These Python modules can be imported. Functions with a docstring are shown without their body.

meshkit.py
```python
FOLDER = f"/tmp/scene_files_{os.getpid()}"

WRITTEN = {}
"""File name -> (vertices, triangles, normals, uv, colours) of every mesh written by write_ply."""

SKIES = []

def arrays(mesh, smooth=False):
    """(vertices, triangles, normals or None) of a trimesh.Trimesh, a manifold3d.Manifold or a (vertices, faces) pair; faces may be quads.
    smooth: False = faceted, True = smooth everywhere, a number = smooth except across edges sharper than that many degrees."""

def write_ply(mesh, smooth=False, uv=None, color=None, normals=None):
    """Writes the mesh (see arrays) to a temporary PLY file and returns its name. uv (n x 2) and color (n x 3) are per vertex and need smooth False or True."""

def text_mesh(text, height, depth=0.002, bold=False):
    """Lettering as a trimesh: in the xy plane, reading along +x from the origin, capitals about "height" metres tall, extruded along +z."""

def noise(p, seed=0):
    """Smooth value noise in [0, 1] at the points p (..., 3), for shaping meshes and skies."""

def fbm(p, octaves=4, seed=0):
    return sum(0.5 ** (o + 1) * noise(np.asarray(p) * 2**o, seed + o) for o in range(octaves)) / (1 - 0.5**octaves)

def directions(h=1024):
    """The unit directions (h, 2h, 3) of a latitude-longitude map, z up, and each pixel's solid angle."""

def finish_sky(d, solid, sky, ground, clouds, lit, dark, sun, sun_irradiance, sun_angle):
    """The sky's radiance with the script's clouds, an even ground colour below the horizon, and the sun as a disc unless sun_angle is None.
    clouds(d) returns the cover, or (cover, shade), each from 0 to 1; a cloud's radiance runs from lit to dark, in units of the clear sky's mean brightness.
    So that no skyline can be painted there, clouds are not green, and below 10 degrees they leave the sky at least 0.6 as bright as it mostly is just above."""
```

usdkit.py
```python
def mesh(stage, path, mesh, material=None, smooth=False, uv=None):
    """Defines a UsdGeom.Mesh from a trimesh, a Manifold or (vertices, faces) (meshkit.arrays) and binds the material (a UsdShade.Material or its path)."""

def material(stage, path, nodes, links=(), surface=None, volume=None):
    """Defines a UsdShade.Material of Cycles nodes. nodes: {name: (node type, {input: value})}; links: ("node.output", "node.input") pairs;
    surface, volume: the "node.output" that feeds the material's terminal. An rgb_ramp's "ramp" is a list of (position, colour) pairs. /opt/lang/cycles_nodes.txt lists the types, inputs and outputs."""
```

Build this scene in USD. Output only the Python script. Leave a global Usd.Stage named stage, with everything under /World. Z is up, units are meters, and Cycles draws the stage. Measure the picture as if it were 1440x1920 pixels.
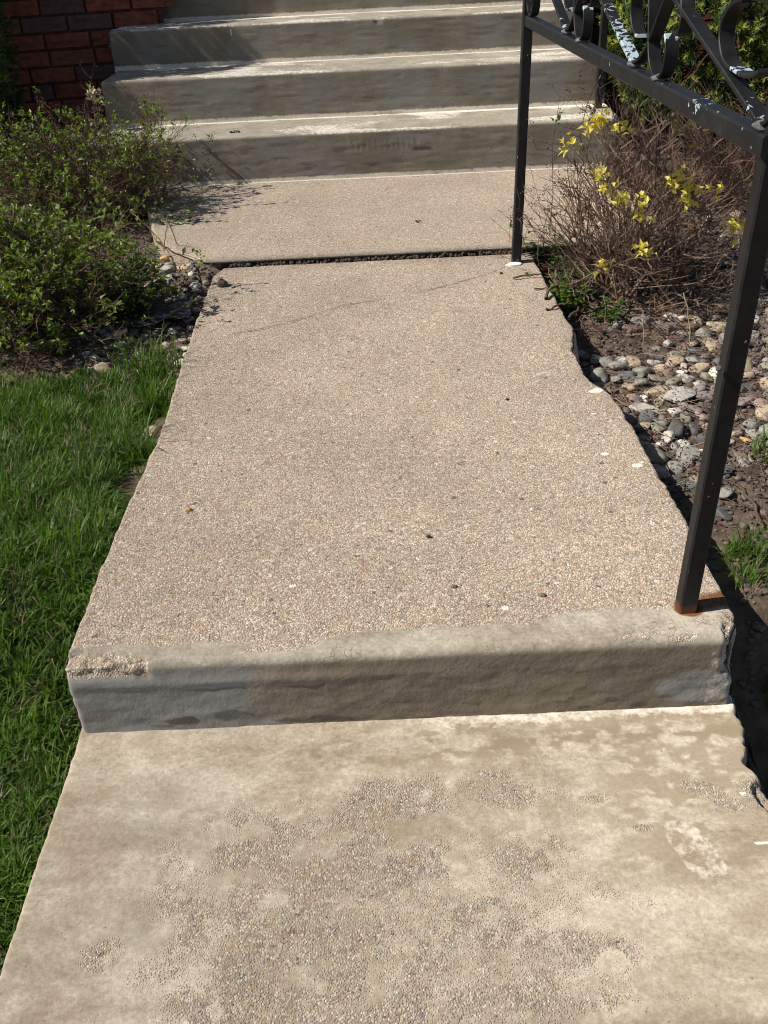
import math, numpy as np, trimesh, usdkit, meshkit
from pxr import Usd, UsdGeom, UsdLux, UsdShade, Gf, Sdf, Vt

stage = Usd.Stage.CreateInMemory()
UsdGeom.SetStageUpAxis(stage, "Z")
UsdGeom.SetStageMetersPerUnit(stage, 1.0)
UsdGeom.Xform.Define(stage, "/World")
UsdGeom.Scope.Define(stage, "/World/Looks")
R = np.random.default_rng(20)

# ------------------------------------------------------------------ camera, sky, sun
PITCH, ROLL, YAW = np.radians([32.75, 2.86, -0.295])
CAM_POS = np.array([0, 0, 1.04])
fwd = np.array([math.sin(YAW) * math.cos(PITCH), math.cos(YAW) * math.cos(PITCH), -math.sin(PITCH)])
right0 = np.array([math.cos(YAW), -math.sin(YAW), 0]); up0 = np.cross(right0, fwd)
right = right0 * math.cos(ROLL) - up0 * math.sin(ROLL); up = np.cross(right, fwd)
cam = UsdGeom.Camera.Define(stage, "/World/camera")
cam.AddTransformOp().Set(Gf.Matrix4d(*right, 0, *up, 0, *(-fwd), 0, *CAM_POS, 1))
cam.CreateHorizontalApertureAttr(36.0); cam.CreateVerticalApertureAttr(48.0); cam.CreateFocalLengthAttr(45.0)
cam.CreateClippingRangeAttr((0.05, 500.0))
cam.CreateExposureAttr(0.56)

SUN_EL, SUN_SIDE = math.radians(45), math.radians(8)
SUN = np.array([-math.cos(SUN_EL) * math.cos(SUN_SIDE), -math.cos(SUN_EL) * math.sin(SUN_SIDE), math.sin(SUN_EL)])
usdkit.material(stage, "/World/Looks/sky_look", {
    "s": ("sky_texture", {"sky_type": "single_scattering", "sun_disc": False, "sun_elevation": SUN_EL, "sun_rotation": math.atan2(SUN[0], SUN[1])}),
    "b": ("background_shader", {"strength": 0.05})}, [("s.color", "b.color")], surface="b.background")
dome = UsdLux.DomeLight.Define(stage, "/World/sky")
UsdShade.MaterialBindingAPI.Apply(dome.GetPrim()).Bind(UsdShade.Material.Get(stage, "/World/Looks/sky_look"))
dome.GetPrim().SetCustomDataByKey("kind", "structure")
sun = UsdLux.DistantLight.Define(stage, "/World/sun")
sun.CreateIntensityAttr(1.25); sun.CreateAngleAttr(0.53); sun.CreateColorAttr(Gf.Vec3f(1.0, 0.952, 0.885))
sun.GetPrim().CreateAttribute("inputs:normalize", Sdf.ValueTypeNames.Bool).Set(True)
sx = np.cross([0, 0, 1.0], SUN); sx /= np.linalg.norm(sx); sy = np.cross(SUN, sx)
sun.AddTransformOp().Set(Gf.Matrix4d(*sx, 0, *sy, 0, *SUN, 0, -10, -3, 12, 1))

# ------------------------------------------------------------------ helpers
taken = {}
def numbered(parent, name):
    k = taken.get((parent, name), -1) + 1
    taken[(parent, name)] = k
    return f"{parent}/{name}" + (f"_{k:03d}" if k else "")

def tag(prim, label=None, category=None, group=None, kind=None):
    p = prim.GetPrim() if hasattr(prim, "GetPrim") else prim
    for k, v in (("label", label), ("category", category), ("group", group), ("kind", kind)):
        if v: p.SetCustomDataByKey(k, v)
    return p

def thing(name, label, category, loc=(0, 0, 0), group=None, kind=None):
    x = UsdGeom.Xform.Define(stage, numbered("/World", name))
    x.AddTranslateOp().Set(Gf.Vec3d(*map(float, loc)))
    tag(x, label, category, group, kind)
    return str(x.GetPath())

def obj(name, m, look, parent="/World", smooth=False, loc=None, primvars=None, **tags):
    """One Mesh prim; the mesh is given in world space and stored relative to loc (when given)."""
    path = numbered(parent, name)
    if isinstance(m, tuple): m = (np.asarray(m[0], float), np.asarray(m[1], int))
    if loc is not None:
        if isinstance(m, tuple): m = (m[0] - np.asarray(loc, float), m[1])
        else: m = m.copy(); m.apply_translation(-np.asarray(loc, float))
    g = usdkit.mesh(stage, path, m, LOOK[look], smooth=smooth)
    if loc is not None and parent == "/World":
        g.AddTranslateOp().Set(Gf.Vec3d(*map(float, loc)))
    for k, v in (primvars or {}).items():
        UsdGeom.PrimvarsAPI(g).CreatePrimvar(k, Sdf.ValueTypeNames.Color3fArray, "vertex").Set(Vt.Vec3fArray.FromNumpy(np.asarray(v, np.float32)))
    tag(g, **tags)
    return path

def noise(p, s=1.0, seed=0): return meshkit.noise(np.asarray(p, float) * s, seed)
def fbm(p, s=1.0, o=4, seed=0): return meshkit.fbm(np.asarray(p, float) * s, o, seed)
def sstep(a, b, x):
    t = np.clip((x - a) / (b - a), 0, 1); return t * t * (3 - 2 * t)
def unit(v): return v / np.maximum(np.linalg.norm(v, axis=-1, keepdims=True), 1e-9)

def join(ms):
    vs, fs, n = [], [], 0
    for v, f in ms:
        vs.append(v); fs.append(np.asarray(f) + n); n += len(v)
    return np.vstack(vs), np.vstack(fs)

def grid_faces(nr, nc):
    i, j = np.meshgrid(np.arange(nr - 1), np.arange(nc - 1), indexing="ij")
    q = np.stack([i * nc + j, i * nc + j + 1, (i + 1) * nc + j + 1, (i + 1) * nc + j], -1).reshape(-1, 4)
    return np.vstack([q[:, [0, 1, 2]], q[:, [0, 2, 3]]])

def tubes(P, Rad, sides=3):
    """P (n,k,3) polylines, Rad (n,k) radii -> one mesh of n tapered tubes."""
    P = np.asarray(P, float); n, k, _ = P.shape
    T = unit(np.gradient(P, axis=1))
    ref = np.where(np.abs(T[..., 2:]) < 0.9, [0, 0, 1.0], [1.0, 0, 0])
    A = unit(np.cross(T, ref)); B = np.cross(T, A)
    ang = np.arange(sides) * 2 * np.pi / sides
    V = P[:, :, None] + Rad[:, :, None, None] * (np.cos(ang)[:, None] * A[:, :, None] + np.sin(ang)[:, None] * B[:, :, None])
    a, b, c = np.meshgrid(np.arange(n), np.arange(k - 1), np.arange(sides), indexing="ij")
    idx = lambda b, c: (a * k + b) * sides + c % sides
    q = np.stack([idx(b, c), idx(b, c + 1), idx(b + 1, c + 1), idx(b + 1, c)], -1).reshape(-1, 4)
    return V.reshape(-1, 3), np.vstack([q[:, [0, 1, 2]], q[:, [0, 2, 3]]])

def leaves(C, D, U, L, Wd, fold=0.25, droop=0.2):
    """Folded pointed leaves. C base, D direction, U rough up, L length, Wd width (arrays)."""
    C, D, U = np.asarray(C, float), unit(np.asarray(D, float)), np.asarray(U, float)
    S = unit(np.cross(D, U)); N = np.cross(S, D)
    L = np.broadcast_to(L, len(C))[:, None]; Wd = np.broadcast_to(Wd, len(C))[:, None]
    p0 = C; p1 = C + D * L * 0.45; p2 = C + D * L - N * L * droop
    l = C + D * L * 0.42 + S * Wd / 2 + N * Wd * fold; r = C + D * L * 0.42 - S * Wd / 2 + N * Wd * fold
    V = np.stack([p0, l, p2, r, p1], 1).reshape(-1, 3)
    F = np.array([[0, 4, 1], [1, 4, 2], [2, 4, 3], [3, 4, 0]])
    return V, (np.arange(len(C))[:, None, None] * 5 + F).reshape(-1, 3)

def box(x0, x1, y0, y1, z0, z1):
    m = trimesh.creation.box([x1 - x0, y1 - y0, z1 - z0]); m.apply_translation([(x0 + x1) / 2, (y0 + y1) / 2, (z0 + z1) / 2]); return m

def bar(p, q, w, t, bev=0.15, side=(1, 0, 0)):
    """A straight bar from p to q, w wide along 'side', t thick, with chamfered long edges."""
    p, q = np.asarray(p, float), np.asarray(q, float); d = unit(q - p)
    s = np.asarray(side, float); s = unit(s - d * (s @ d)); n = np.cross(d, s)
    b = bev * min(w, t)
    prof = np.array([[w/2-b, t/2], [w/2, t/2-b], [w/2, -t/2+b], [w/2-b, -t/2], [-w/2+b, -t/2], [-w/2, -t/2+b], [-w/2, t/2-b], [-w/2+b, t/2]])
    k = max(2, int(np.linalg.norm(q - p) / 0.02)); a = np.linspace(0, 1, k)
    V = (p + (q - p) * a[:, None])[:, None] + prof[:, :1] * s + prof[:, 1:] * n
    return strip_solid(V)

def strip_solid(V):
    k, c, _ = V.shape
    F = []
    i, j = np.meshgrid(np.arange(k - 1), np.arange(c), indexing="ij")
    q = np.stack([i * c + j, (i + 1) * c + j, (i + 1) * c + (j + 1) % c, i * c + (j + 1) % c], -1).reshape(-1, 4)
    F = np.vstack([q[:, [0, 1, 2]], q[:, [0, 2, 3]]])
    caps = []
    for j in range(1, c - 1):
        caps.append([0, j, j + 1]); caps.append([(k - 1) * c, (k - 1) * c + j + 1, (k - 1) * c + j])
    m = trimesh.Trimesh(V.reshape(-1, 3), np.vstack([F, caps]), process=False)
    if m.volume < 0: m.invert()
    return m

def flatbar_path(x, yz, w, t, n=60):
    """A flat bar bent along a path in a plane of constant x; its width runs across the plane."""
    from scipy.interpolate import splprep, splev
    yz = np.asarray(yz, float)
    tck, _ = splprep(yz.T, s=0, k=3); a = np.linspace(0, 1, n)
    y, z = splev(a, tck); dy, dz = splev(a, tck, der=1)
    d = unit(np.stack([np.zeros(n), dy, dz], 1)); nrm = np.cross(d, [1.0, 0, 0])
    P = np.stack([rx(np.asarray(y)), y, z], 1); b = 0.0012
    prof = np.array([[w/2-b, t/2], [w/2, t/2-b], [w/2, -t/2+b], [w/2-b, -t/2], [-w/2+b, -t/2], [-w/2, -t/2+b], [-w/2, t/2-b], [-w/2+b, t/2]])
    return strip_solid(P[:, None] + prof[:, :1] * np.array([1.0, 0, 0]) + prof[:, 1:] * nrm[:, None])

# ------------------------------------------------------------------ looks
LOOK = {}
def look(name, nodes, links, surface="p.BSDF"):
    usdkit.material(stage, f"/World/Looks/{name}", nodes, links, surface=surface); LOOK[name] = f"/World/Looks/{name}"

PEBBLE = [(0.0, (.44,.365,.27)), (.14, (.35,.285,.21)), (.26, (.51,.44,.335)), (.38, (.30,.25,.195)), (.48, (.43,.335,.225)), (.55, (.40,.27,.18)), (.60, (.40,.34,.265)),
          (.71, (.53,.47,.375)), (.80, (.27,.24,.21)), (.86, (.40,.32,.26)), (.925, (.62,.565,.475)), (.965, (.29,.19,.145)), (.985, (.14,.125,.115))]
def grey_pebbles(f, g): return [(p, tuple(f * (c + g * (sum(v) / 3 - c)) for c in v)) for p, v in PEBBLE]
def concrete(name, skim, stain, pebble_gain=1.0, craze=.5, palette=None, gap=.62, pebble_scale=300.0, rough_bump=1.0, streak=(4, 4, 4)):
    """Cement skim over exposed aggregate. Primvar mask: r = aggregate showing, g = rust, b = white paint or lime; mask2: r = dark brown stain, g = grey bare cement, b = damp dirt."""
    PEB = palette or PEBBLE
    n = {"pos": ("geometry", {}), "mask": ("attribute", {"attribute": "mask"}), "mask2": ("attribute", {"attribute": "mask2"}),
         "m": ("separate_color", {}), "m2": ("separate_color", {}),
         "v": ("voronoi_texture", {"scale": pebble_scale, "feature": "f1"}), "vs": ("separate_color", {}),
         "ramp": ("rgb_ramp", {"ramp": PEB, "interpolate": False}),
         "v2": ("voronoi_texture", {"scale": pebble_scale * 0.42, "feature": "f1"}), "v2s": ("separate_color", {}), "v2ramp": ("rgb_ramp", {"ramp": PEB, "interpolate": False}),
         "big": ("math", {"math_type": "greater_than", "value2": 0.86}), "pm": ("mix_color", {}),
         "gap": ("map_range", {"from_min": 0.30, "from_max": 0.75, "to_min": 1.04, "to_max": gap, "clamp": True}), "pg": ("mix_color", {"blend_type": "multiply", "fac": 1.0}),
         "lown": ("noise_texture", {"scale": 3.0, "detail": 6, "roughness": .6}), "lowr": ("map_range", {"from_min": .3, "from_max": .7, "to_min": .88 * pebble_gain, "to_max": 1.10 * pebble_gain, "clamp": True}),
         "pl": ("mix_color", {"blend_type": "multiply", "fac": 1.0, "use_clamp": False}),
         "map": ("mapping", {"scale": streak}),
         "sn": ("noise_texture", {"scale": 1.0, "detail": 12, "roughness": .78, "distortion": .3}),
         "sramp": ("rgb_ramp", {"ramp": [(0.30, stain), (0.47, tuple(.55 * a + .45 * b for a, b in zip(skim, stain))), (0.58, skim), (0.75, tuple(min(1, 1.13 * a) for a in skim))]}),
         "fine": ("noise_texture", {"scale": 130, "detail": 6, "roughness": .75}), "finer": ("map_range", {"from_min": .3, "from_max": .7, "to_min": .66, "to_max": 1.20, "clamp": True}),
         "sf": ("mix_color", {"blend_type": "multiply", "fac": 1.0}),
         "pit": ("voronoi_texture", {"scale": 55, "feature": "f1"}), "pitm": ("map_range", {"from_min": .045, "from_max": .085, "to_min": .45, "to_max": 1, "clamp": True}), "sp": ("mix_color", {"blend_type": "multiply", "fac": 1.0}),
         "cw": ("noise_texture", {"scale": 30, "detail": 3}), "cwv": ("vector_math", {"math_type": "multiply_add", "vector2": (.02, .02, .02)}), "cr": ("voronoi_texture", {"scale": 52, "feature": "distance_to_edge"}), "crm": ("map_range", {"from_min": .0, "from_max": .035, "to_min": 1, "to_max": 0, "clamp": True}),
         "cn": ("noise_texture", {"scale": 6, "detail": 3}), "cnm": ("map_range", {"from_min": .50, "from_max": .62, "to_min": 0, "to_max": craze, "clamp": True}), "crf": ("math", {"math_type": "multiply"}), "crk": ("mix_color", {"b": tuple(.45 * c for c in stain)}),
         "brn": ("mix_color", {"b": stain}), "gry": ("mix_color", {"b": (.235, .225, .205)}),
         "en": ("noise_texture", {"scale": 65, "detail": 5, "roughness": .65}), "ea": ("math", {"math_type": "multiply_add", "value2": .9, "value3": -.45}), "eb": ("math", {"math_type": "add"}),
         "ed": ("math", {"math_type": "multiply_add", "value2": .55, "value3": -.30}), "ee": ("math", {"math_type": "add"}), "ec": ("map_range", {"from_min": .38, "from_max": .64, "clamp": True}),
         "mix": ("mix_color", {}), "rustm": ("mix_color", {"b": (.150, .062, .022)}), "wht": ("mix_color", {"b": (.66, .60, .51)}), "dirt": ("mix_color", {"b": (.045, .036, .028)}),
         "wn": ("math", {"math_type": "add"}), "wr": ("map_range", {"from_min": .45, "from_max": .75, "clamp": True}),
         "rn": ("math", {"math_type": "add"}), "rr": ("map_range", {"from_min": .3, "from_max": .9, "clamp": True}),
         "hp": ("map_range", {"from_min": 0, "from_max": .8, "to_min": 1, "to_max": 0, "clamp": True}), "hf": ("noise_texture", {"scale": 120, "detail": 6, "roughness": .65}),
         "hx": ("mix_float", {}), "bump": ("bump", {"distance": 0.0021 * rough_bump, "strength": 0.9}),
         "hfs": ("math", {"math_type": "multiply", "value2": .55}),
         "p": ("principled_bsdf", {"roughness": .88, "specular_ior_level": .25, "diffuse_roughness": .6})}
    l = [("mask.color", "m.color"), ("mask2.color", "m2.color"), ("pos.position", "v.vector"), ("pos.position", "v2.vector"), ("v.color", "vs.color"), ("vs.r", "ramp.fac"),
         ("v2.color", "v2s.color"), ("v2s.g", "v2ramp.fac"), ("v2s.r", "big.value1"), ("big.value", "pm.fac"), ("ramp.color", "pm.a"), ("v2ramp.color", "pm.b"),
         ("v.distance", "gap.value"), ("pm.result", "pg.a"), ("gap.result", "pg.b"),
         ("pos.position", "lown.vector"), ("lown.fac", "lowr.value"), ("pg.result", "pl.a"), ("lowr.result", "pl.b"),
         ("pos.position", "map.vector"), ("map.vector", "sn.vector"), ("sn.fac", "sramp.fac"), ("pos.position", "fine.vector"), ("fine.fac", "finer.value"), ("sramp.color", "sf.a"), ("finer.result", "sf.b"),
         ("pos.position", "pit.vector"), ("pit.distance", "pitm.value"), ("sf.result", "sp.a"), ("pitm.result", "sp.b"),
         ("pos.position", "cw.vector"), ("cw.color", "cwv.vector1"), ("pos.position", "cwv.vector3"), ("cwv.vector", "cr.vector"), ("cr.distance", "crm.value"), ("pos.position", "cn.vector"), ("cn.fac", "cnm.value"), ("crm.result", "crf.value1"), ("cnm.result", "crf.value2"), ("crf.value", "crk.fac"), ("sp.result", "crk.a"), ("crk.result", "brn.a"), ("m2.r", "brn.fac"), ("brn.result", "gry.a"), ("m2.g", "gry.fac"),
         ("pos.position", "en.vector"), ("en.fac", "ea.value1"), ("ea.value", "eb.value1"), ("m.r", "eb.value2"), ("hp.result", "ed.value1"), ("eb.value", "ee.value1"), ("ed.value", "ee.value2"), ("ee.value", "ec.value"),
         ("ec.result", "mix.fac"), ("gry.result", "mix.a"), ("pl.result", "mix.b"),
         ("m.g", "rn.value1"), ("ea.value", "rn.value2"), ("rn.value", "rr.value"), ("rr.result", "rustm.fac"), ("mix.result", "rustm.a"),
         ("m.b", "wn.value1"), ("ea.value", "wn.value2"), ("wn.value", "wr.value"), ("wr.result", "wht.fac"), ("rustm.result", "wht.a"),
         ("m2.b", "dirt.fac"), ("wht.result", "dirt.a"), ("dirt.result", "p.base_color"),
         ("v.distance", "hp.value"), ("pos.position", "hf.vector"), ("hf.fac", "hfs.value1"), ("ec.result", "hx.fac"), ("hfs.value", "hx.a"), ("hp.result", "hx.b"), ("hx.result", "bump.height"), ("bump.normal", "p.normal")]
    look(name, n, l)

concrete("aggregate_concrete", (.46, .41, .325), (.17, .135, .095), craze=.8, palette=[(p, (c[0] * 1.025, c[1], c[2])) for p, c in grey_pebbles(1.0, -.04)])
concrete("lower_concrete", (.485, .422, .325), (.235, .18, .115), craze=.18, pebble_scale=350.0, palette=grey_pebbles(.84, -.05), gap=.66, rough_bump=1.0, streak=(5, 8, 8))
concrete("step_concrete", craze=.15, skim=(.37, .325, .255), stain=(.195, .170, .130), rough_bump=1.0, streak=(7, 7, 3.5))

def simple(name, a, b, scale=40, rough=.8, spec=.3, bump=0.0, bscale=200, island=0.0, tone=0.0, trans=None, detail=5, mid=(.35, .65)):
    """Two-tone noise colour, optional bump, per-piece tone shift, optional translucency for leaves."""
    n = {"pos": ("geometry", {}), "n": ("noise_texture", {"scale": scale, "detail": detail, "roughness": .6}), "r": ("rgb_ramp", {"ramp": [(mid[0], a), (mid[1], b)]}),
         "p": ("principled_bsdf", {"roughness": rough, "specular_ior_level": spec})}
    l = [("pos.position", "n.vector"), ("n.fac", "r.fac")]
    out = "r.color"
    if island:
        n |= {"iv": ("map_range", {"from_min": 0, "from_max": 1, "to_min": 1 - island, "to_max": 1 + island}), "im": ("mix_color", {"blend_type": "multiply", "fac": 1.0, "use_clamp": False}),
              "ih": ("map_range", {"from_min": 0, "from_max": 1, "to_min": .5 - .06 * island, "to_max": .5 + .06 * island}), "hs": ("hsv", {}), "is2": ("math", {"math_type": "fraction"}), "is1": ("math", {"math_type": "multiply", "value2": 7.31})}
        l += [("pos.random_per_island", "iv.value"), (out, "im.a"), ("iv.result", "im.b"), ("pos.random_per_island", "is1.value1"), ("is1.value", "is2.value1"), ("is2.value", "ih.value"), ("ih.result", "hs.hue"), ("im.result", "hs.color")]
        out = "hs.color"
    if tone:
        n |= {"iv": ("map_range", {"from_min": 0, "from_max": 1, "to_min": 1 - tone, "to_max": 1 + tone}), "im": ("mix_color", {"blend_type": "multiply", "fac": 1.0, "use_clamp": False})}
        l += [("pos.random_per_island", "iv.value"), (out, "im.a"), ("iv.result", "im.b")]; out = "im.result"
    l.append((out, "p.base_color"))
    if bump:
        n |= {"bn": ("noise_texture", {"scale": bscale, "detail": 5, "roughness": .65}), "bump": ("bump", {"distance": bump, "strength": .9})}
        l += [("pos.position", "bn.vector"), ("bn.fac", "bump.height"), ("bump.normal", "p.normal")]
    if trans:
        n |= {"t": ("translucent_bsdf", {}), "tm": ("mix_color", {"blend_type": "multiply", "fac": 1.0, "b": trans, "use_clamp": False}), "mx": ("mix_closure", {"fac": .38})}
        l += [(out, "tm.a"), ("tm.result", "t.color"), ("p.BSDF", "mx.closure1"), ("t.BSDF", "mx.closure2")]
        look(name, n, l, "mx.closure")
    else:
        look(name, n, l)

simple("soil", (.065, .048, .034), (.16, .122, .088), scale=18, rough=.95, spec=.1, bump=.010, bscale=70)
simple("grass_green", (.052, .158, .015), (.120, .290, .036), scale=9, rough=.55, spec=.3, island=.45, trans=(1.3, 1.6, .6))
simple("straw", (.30, .23, .13), (.45, .37, .24), scale=30, rough=.7, island=.4)
simple("twig_bark", (.12, .078, .050), (.26, .185, .13), scale=25, rough=.75, tone=.5)
simple("twig_dark", (.085, .054, .036), (.19, .13, .09), scale=25, rough=.8, tone=.5)
simple("twig_red", (.12, .062, .042), (.25, .15, .105), scale=25, rough=.8, tone=.5)
simple("twig_pale", (.18, .105, .068), (.40, .27, .185), scale=25, rough=.75, tone=.5)
simple("litter", (.095, .052, .032), (.26, .165, .105), scale=60, rough=.9, island=.6)
simple("spirea_leaf", (.13, .25, .030), (.22, .37, .055), scale=14, rough=.45, spec=.4, island=.45, trans=(1.3, 1.5, .5))
simple("dark_leaf", (.05, .14, .018), (.09, .21, .03), scale=14, rough=.45, spec=.4, island=.4, trans=(1.3, 1.5, .5))
simple("yellow_leaf", (.74, .70, .11), (.88, .84, .22), scale=40, rough=.5, spec=.35, island=.22, trans=(1.3, 1.2, .5))
simple("yew_needle", (.045, .11, .025), (.08, .17, .04), scale=8, rough=.45, spec=.45, island=.45, trans=(1.2, 1.4, .5))
simple("yew_tip", (.26, .32, .045), (.40, .45, .08), scale=10, rough=.5, island=.35, trans=(1.2, 1.3, .5))
simple("brick_red", (.125, .034, .021), (.215, .061, .036), scale=30, rough=.85, bump=.004, bscale=140)
simple("brick_brown", (.12, .043, .029), (.19, .072, .048), scale=30, rough=.85, bump=.004, bscale=140)
simple("brick_plum", (.070, .036, .034), (.105, .056, .052), scale=30, rough=.85, bump=.004, bscale=140)
simple("mortar", (.060, .024, .018), (.11, .048, .037), scale=30, rough=.95, bump=.003, bscale=160)
simple("plaster", (.50, .47, .41), (.66, .62, .55), scale=30, rough=.9, bump=.004, bscale=100)
simple("dried_flower", (.52, .40, .24), (.72, .60, .42), scale=60, rough=.8, island=.2)
simple("black_plastic", (.012, .012, .014), (.03, .03, .033), scale=30, rough=.45, bump=.002, bscale=60)
simple("dark_clod", (.04, .03, .022), (.09, .065, .045), scale=90, rough=.95, bump=.004, bscale=200)
simple("crack_dark", (.06, .048, .036), (.15, .12, .09), scale=120, rough=.95)
simple("white_paint", (.66, .65, .62), (.78, .77, .74), scale=60, rough=.7)
simple("weld", (.05, .05, .055), (.16, .16, .165), scale=140, rough=.6, bump=.003, bscale=300)
STONES = {  # colour word: (dark tone, light tone)
    "grey": ((.17, .16, .138), (.29, .272, .235)), "dark grey": ((.062, .063, .060), (.125, .124, .115)), "olive grey": ((.155, .145, .10), (.25, .232, .17)),
    "tan": ((.25, .195, .13), (.37, .295, .205)), "white": ((.40, .365, .30), (.60, .555, .465)), "mauve": ((.165, .128, .122), (.24, .192, .18)), "brown": ((.115, .082, .060), (.19, .14, .105)),
    "orange tan": ((.38, .23, .095), (.50, .33, .16)), "speckled pale grey": ((.20, .19, .16), (.46, .43, .37)), "pink": ((.29, .205, .165), (.40, .30, .245))}
for nm, (a, b) in STONES.items():
    usc = 45 if "speck" not in nm else 130
    look("stone_" + nm.replace(" ", "_"), {"pos": ("geometry", {}), "n": ("noise_texture", {"scale": usc, "detail": 8, "roughness": .65}), "r": ("rgb_ramp", {"ramp": [(.33, a), (.66, b)]}),
        "d": ("noise_texture", {"scale": 28, "detail": 6, "roughness": .7}), "dr": ("map_range", {"from_min": .53, "from_max": .68, "to_min": 0, "to_max": .8, "clamp": True}), "dm": ("mix_color", {"b": (.085, .066, .048)}),
        "bn": ("noise_texture", {"scale": 150, "detail": 6, "roughness": .65}), "bump": ("bump", {"distance": .0022, "strength": .9}), "p": ("principled_bsdf", {"roughness": .72, "specular_ior_level": .25})},
        [("pos.position", "n.vector"), ("n.fac", "r.fac"), ("pos.position", "d.vector"), ("d.fac", "dr.value"), ("r.color", "dm.a"), ("dr.result", "dm.fac"), ("dm.result", "p.base_color"), ("pos.position", "bn.vector"), ("bn.fac", "bump.height"), ("bump.normal", "p.normal")])

# black gloss paint over an older pale blue coat: mask r = how much of it has flaked off, g = rust
look("black_paint", {
    "pos": ("geometry", {}), "mask": ("attribute", {"attribute": "mask"}), "m": ("separate_color", {}),
    "n": ("noise_texture", {"scale": 75, "detail": 6, "roughness": .6}), "nr": ("map_range", {"from_min": .28, "from_max": .72}), "a": ("math", {"math_type": "add"}), "e": ("math", {"math_type": "greater_than", "value2": 1.0}),
    "n2": ("noise_texture", {"scale": 16, "detail": 6, "roughness": .7}), "blk": ("rgb_ramp", {"ramp": [(.35, (.005, .005, .0055)), (.58, (.0085, .0083, .008)), (.78, (.022, .020, .018))]}),
    "c": ("mix_color", {"b": (.30, .37, .41)}), "rn": ("math", {"math_type": "add"}), "rr": ("map_range", {"from_min": .75, "from_max": 1.15, "clamp": True}), "c2": ("mix_color", {"b": (.10, .035, .014)}),
    "ro": ("map_range", {"from_min": .3, "from_max": .75, "to_min": .42, "to_max": .66, "clamp": True}),
    "bn": ("noise_texture", {"scale": 45, "detail": 5}), "bump": ("bump", {"distance": .0016, "strength": .6}),
    "p": ("principled_bsdf", {"specular_ior_level": .35})},
    [("mask.color", "m.color"), ("pos.position", "n.vector"), ("n.fac", "nr.value"), ("nr.result", "a.value1"), ("m.r", "a.value2"), ("a.value", "e.value1"), ("pos.position", "n2.vector"), ("n2.fac", "blk.fac"),
     ("e.value", "c.fac"), ("blk.color", "c.a"), ("n.fac", "rn.value1"), ("m.g", "rn.value2"), ("rn.value", "rr.value"), ("rr.result", "c2.fac"), ("c.result", "c2.a"), ("c2.result", "p.base_color"),
     ("n2.fac", "ro.value"), ("ro.result", "p.roughness"), ("pos.position", "bn.vector"), ("bn.fac", "bump.height"), ("bump.normal", "p.normal")])

# ------------------------------------------------------------------ ground
def ground_z(x, y):
    zl = -0.060 - 0.165 * sstep(1.62, 1.12, y)
    zr = -0.092 - 0.34 * sstep(1.42, 1.02, y) + 0.06 * sstep(2.8, 3.7, y)
    left = -0.055 + 0.05 * sstep(3.0, 4.2, y)
    zl = np.where(y > 2.4, left, zl)
    z = np.where(x < 0, zl, zr)
    inside = (np.abs(x - 0.015) < 0.505) & (y < 3.3) | ((x > -0.6) & (x < 0.6) & (y >= 3.3))
    z = z + 0.014 * (fbm(np.stack([x, y, 0 * x], -1), 6, 4, 3) - .5) * 2 + 0.010 * (fbm(np.stack([x, y, 0 * x], -1), 40, 3, 5) - .5) * 2
    z = z + .055 * np.exp(-((x + .60) ** 2 + (y - 3.22) ** 2) / .085 ** 2)
    return np.where(inside & (y > 0.6), -0.34, z)
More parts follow.
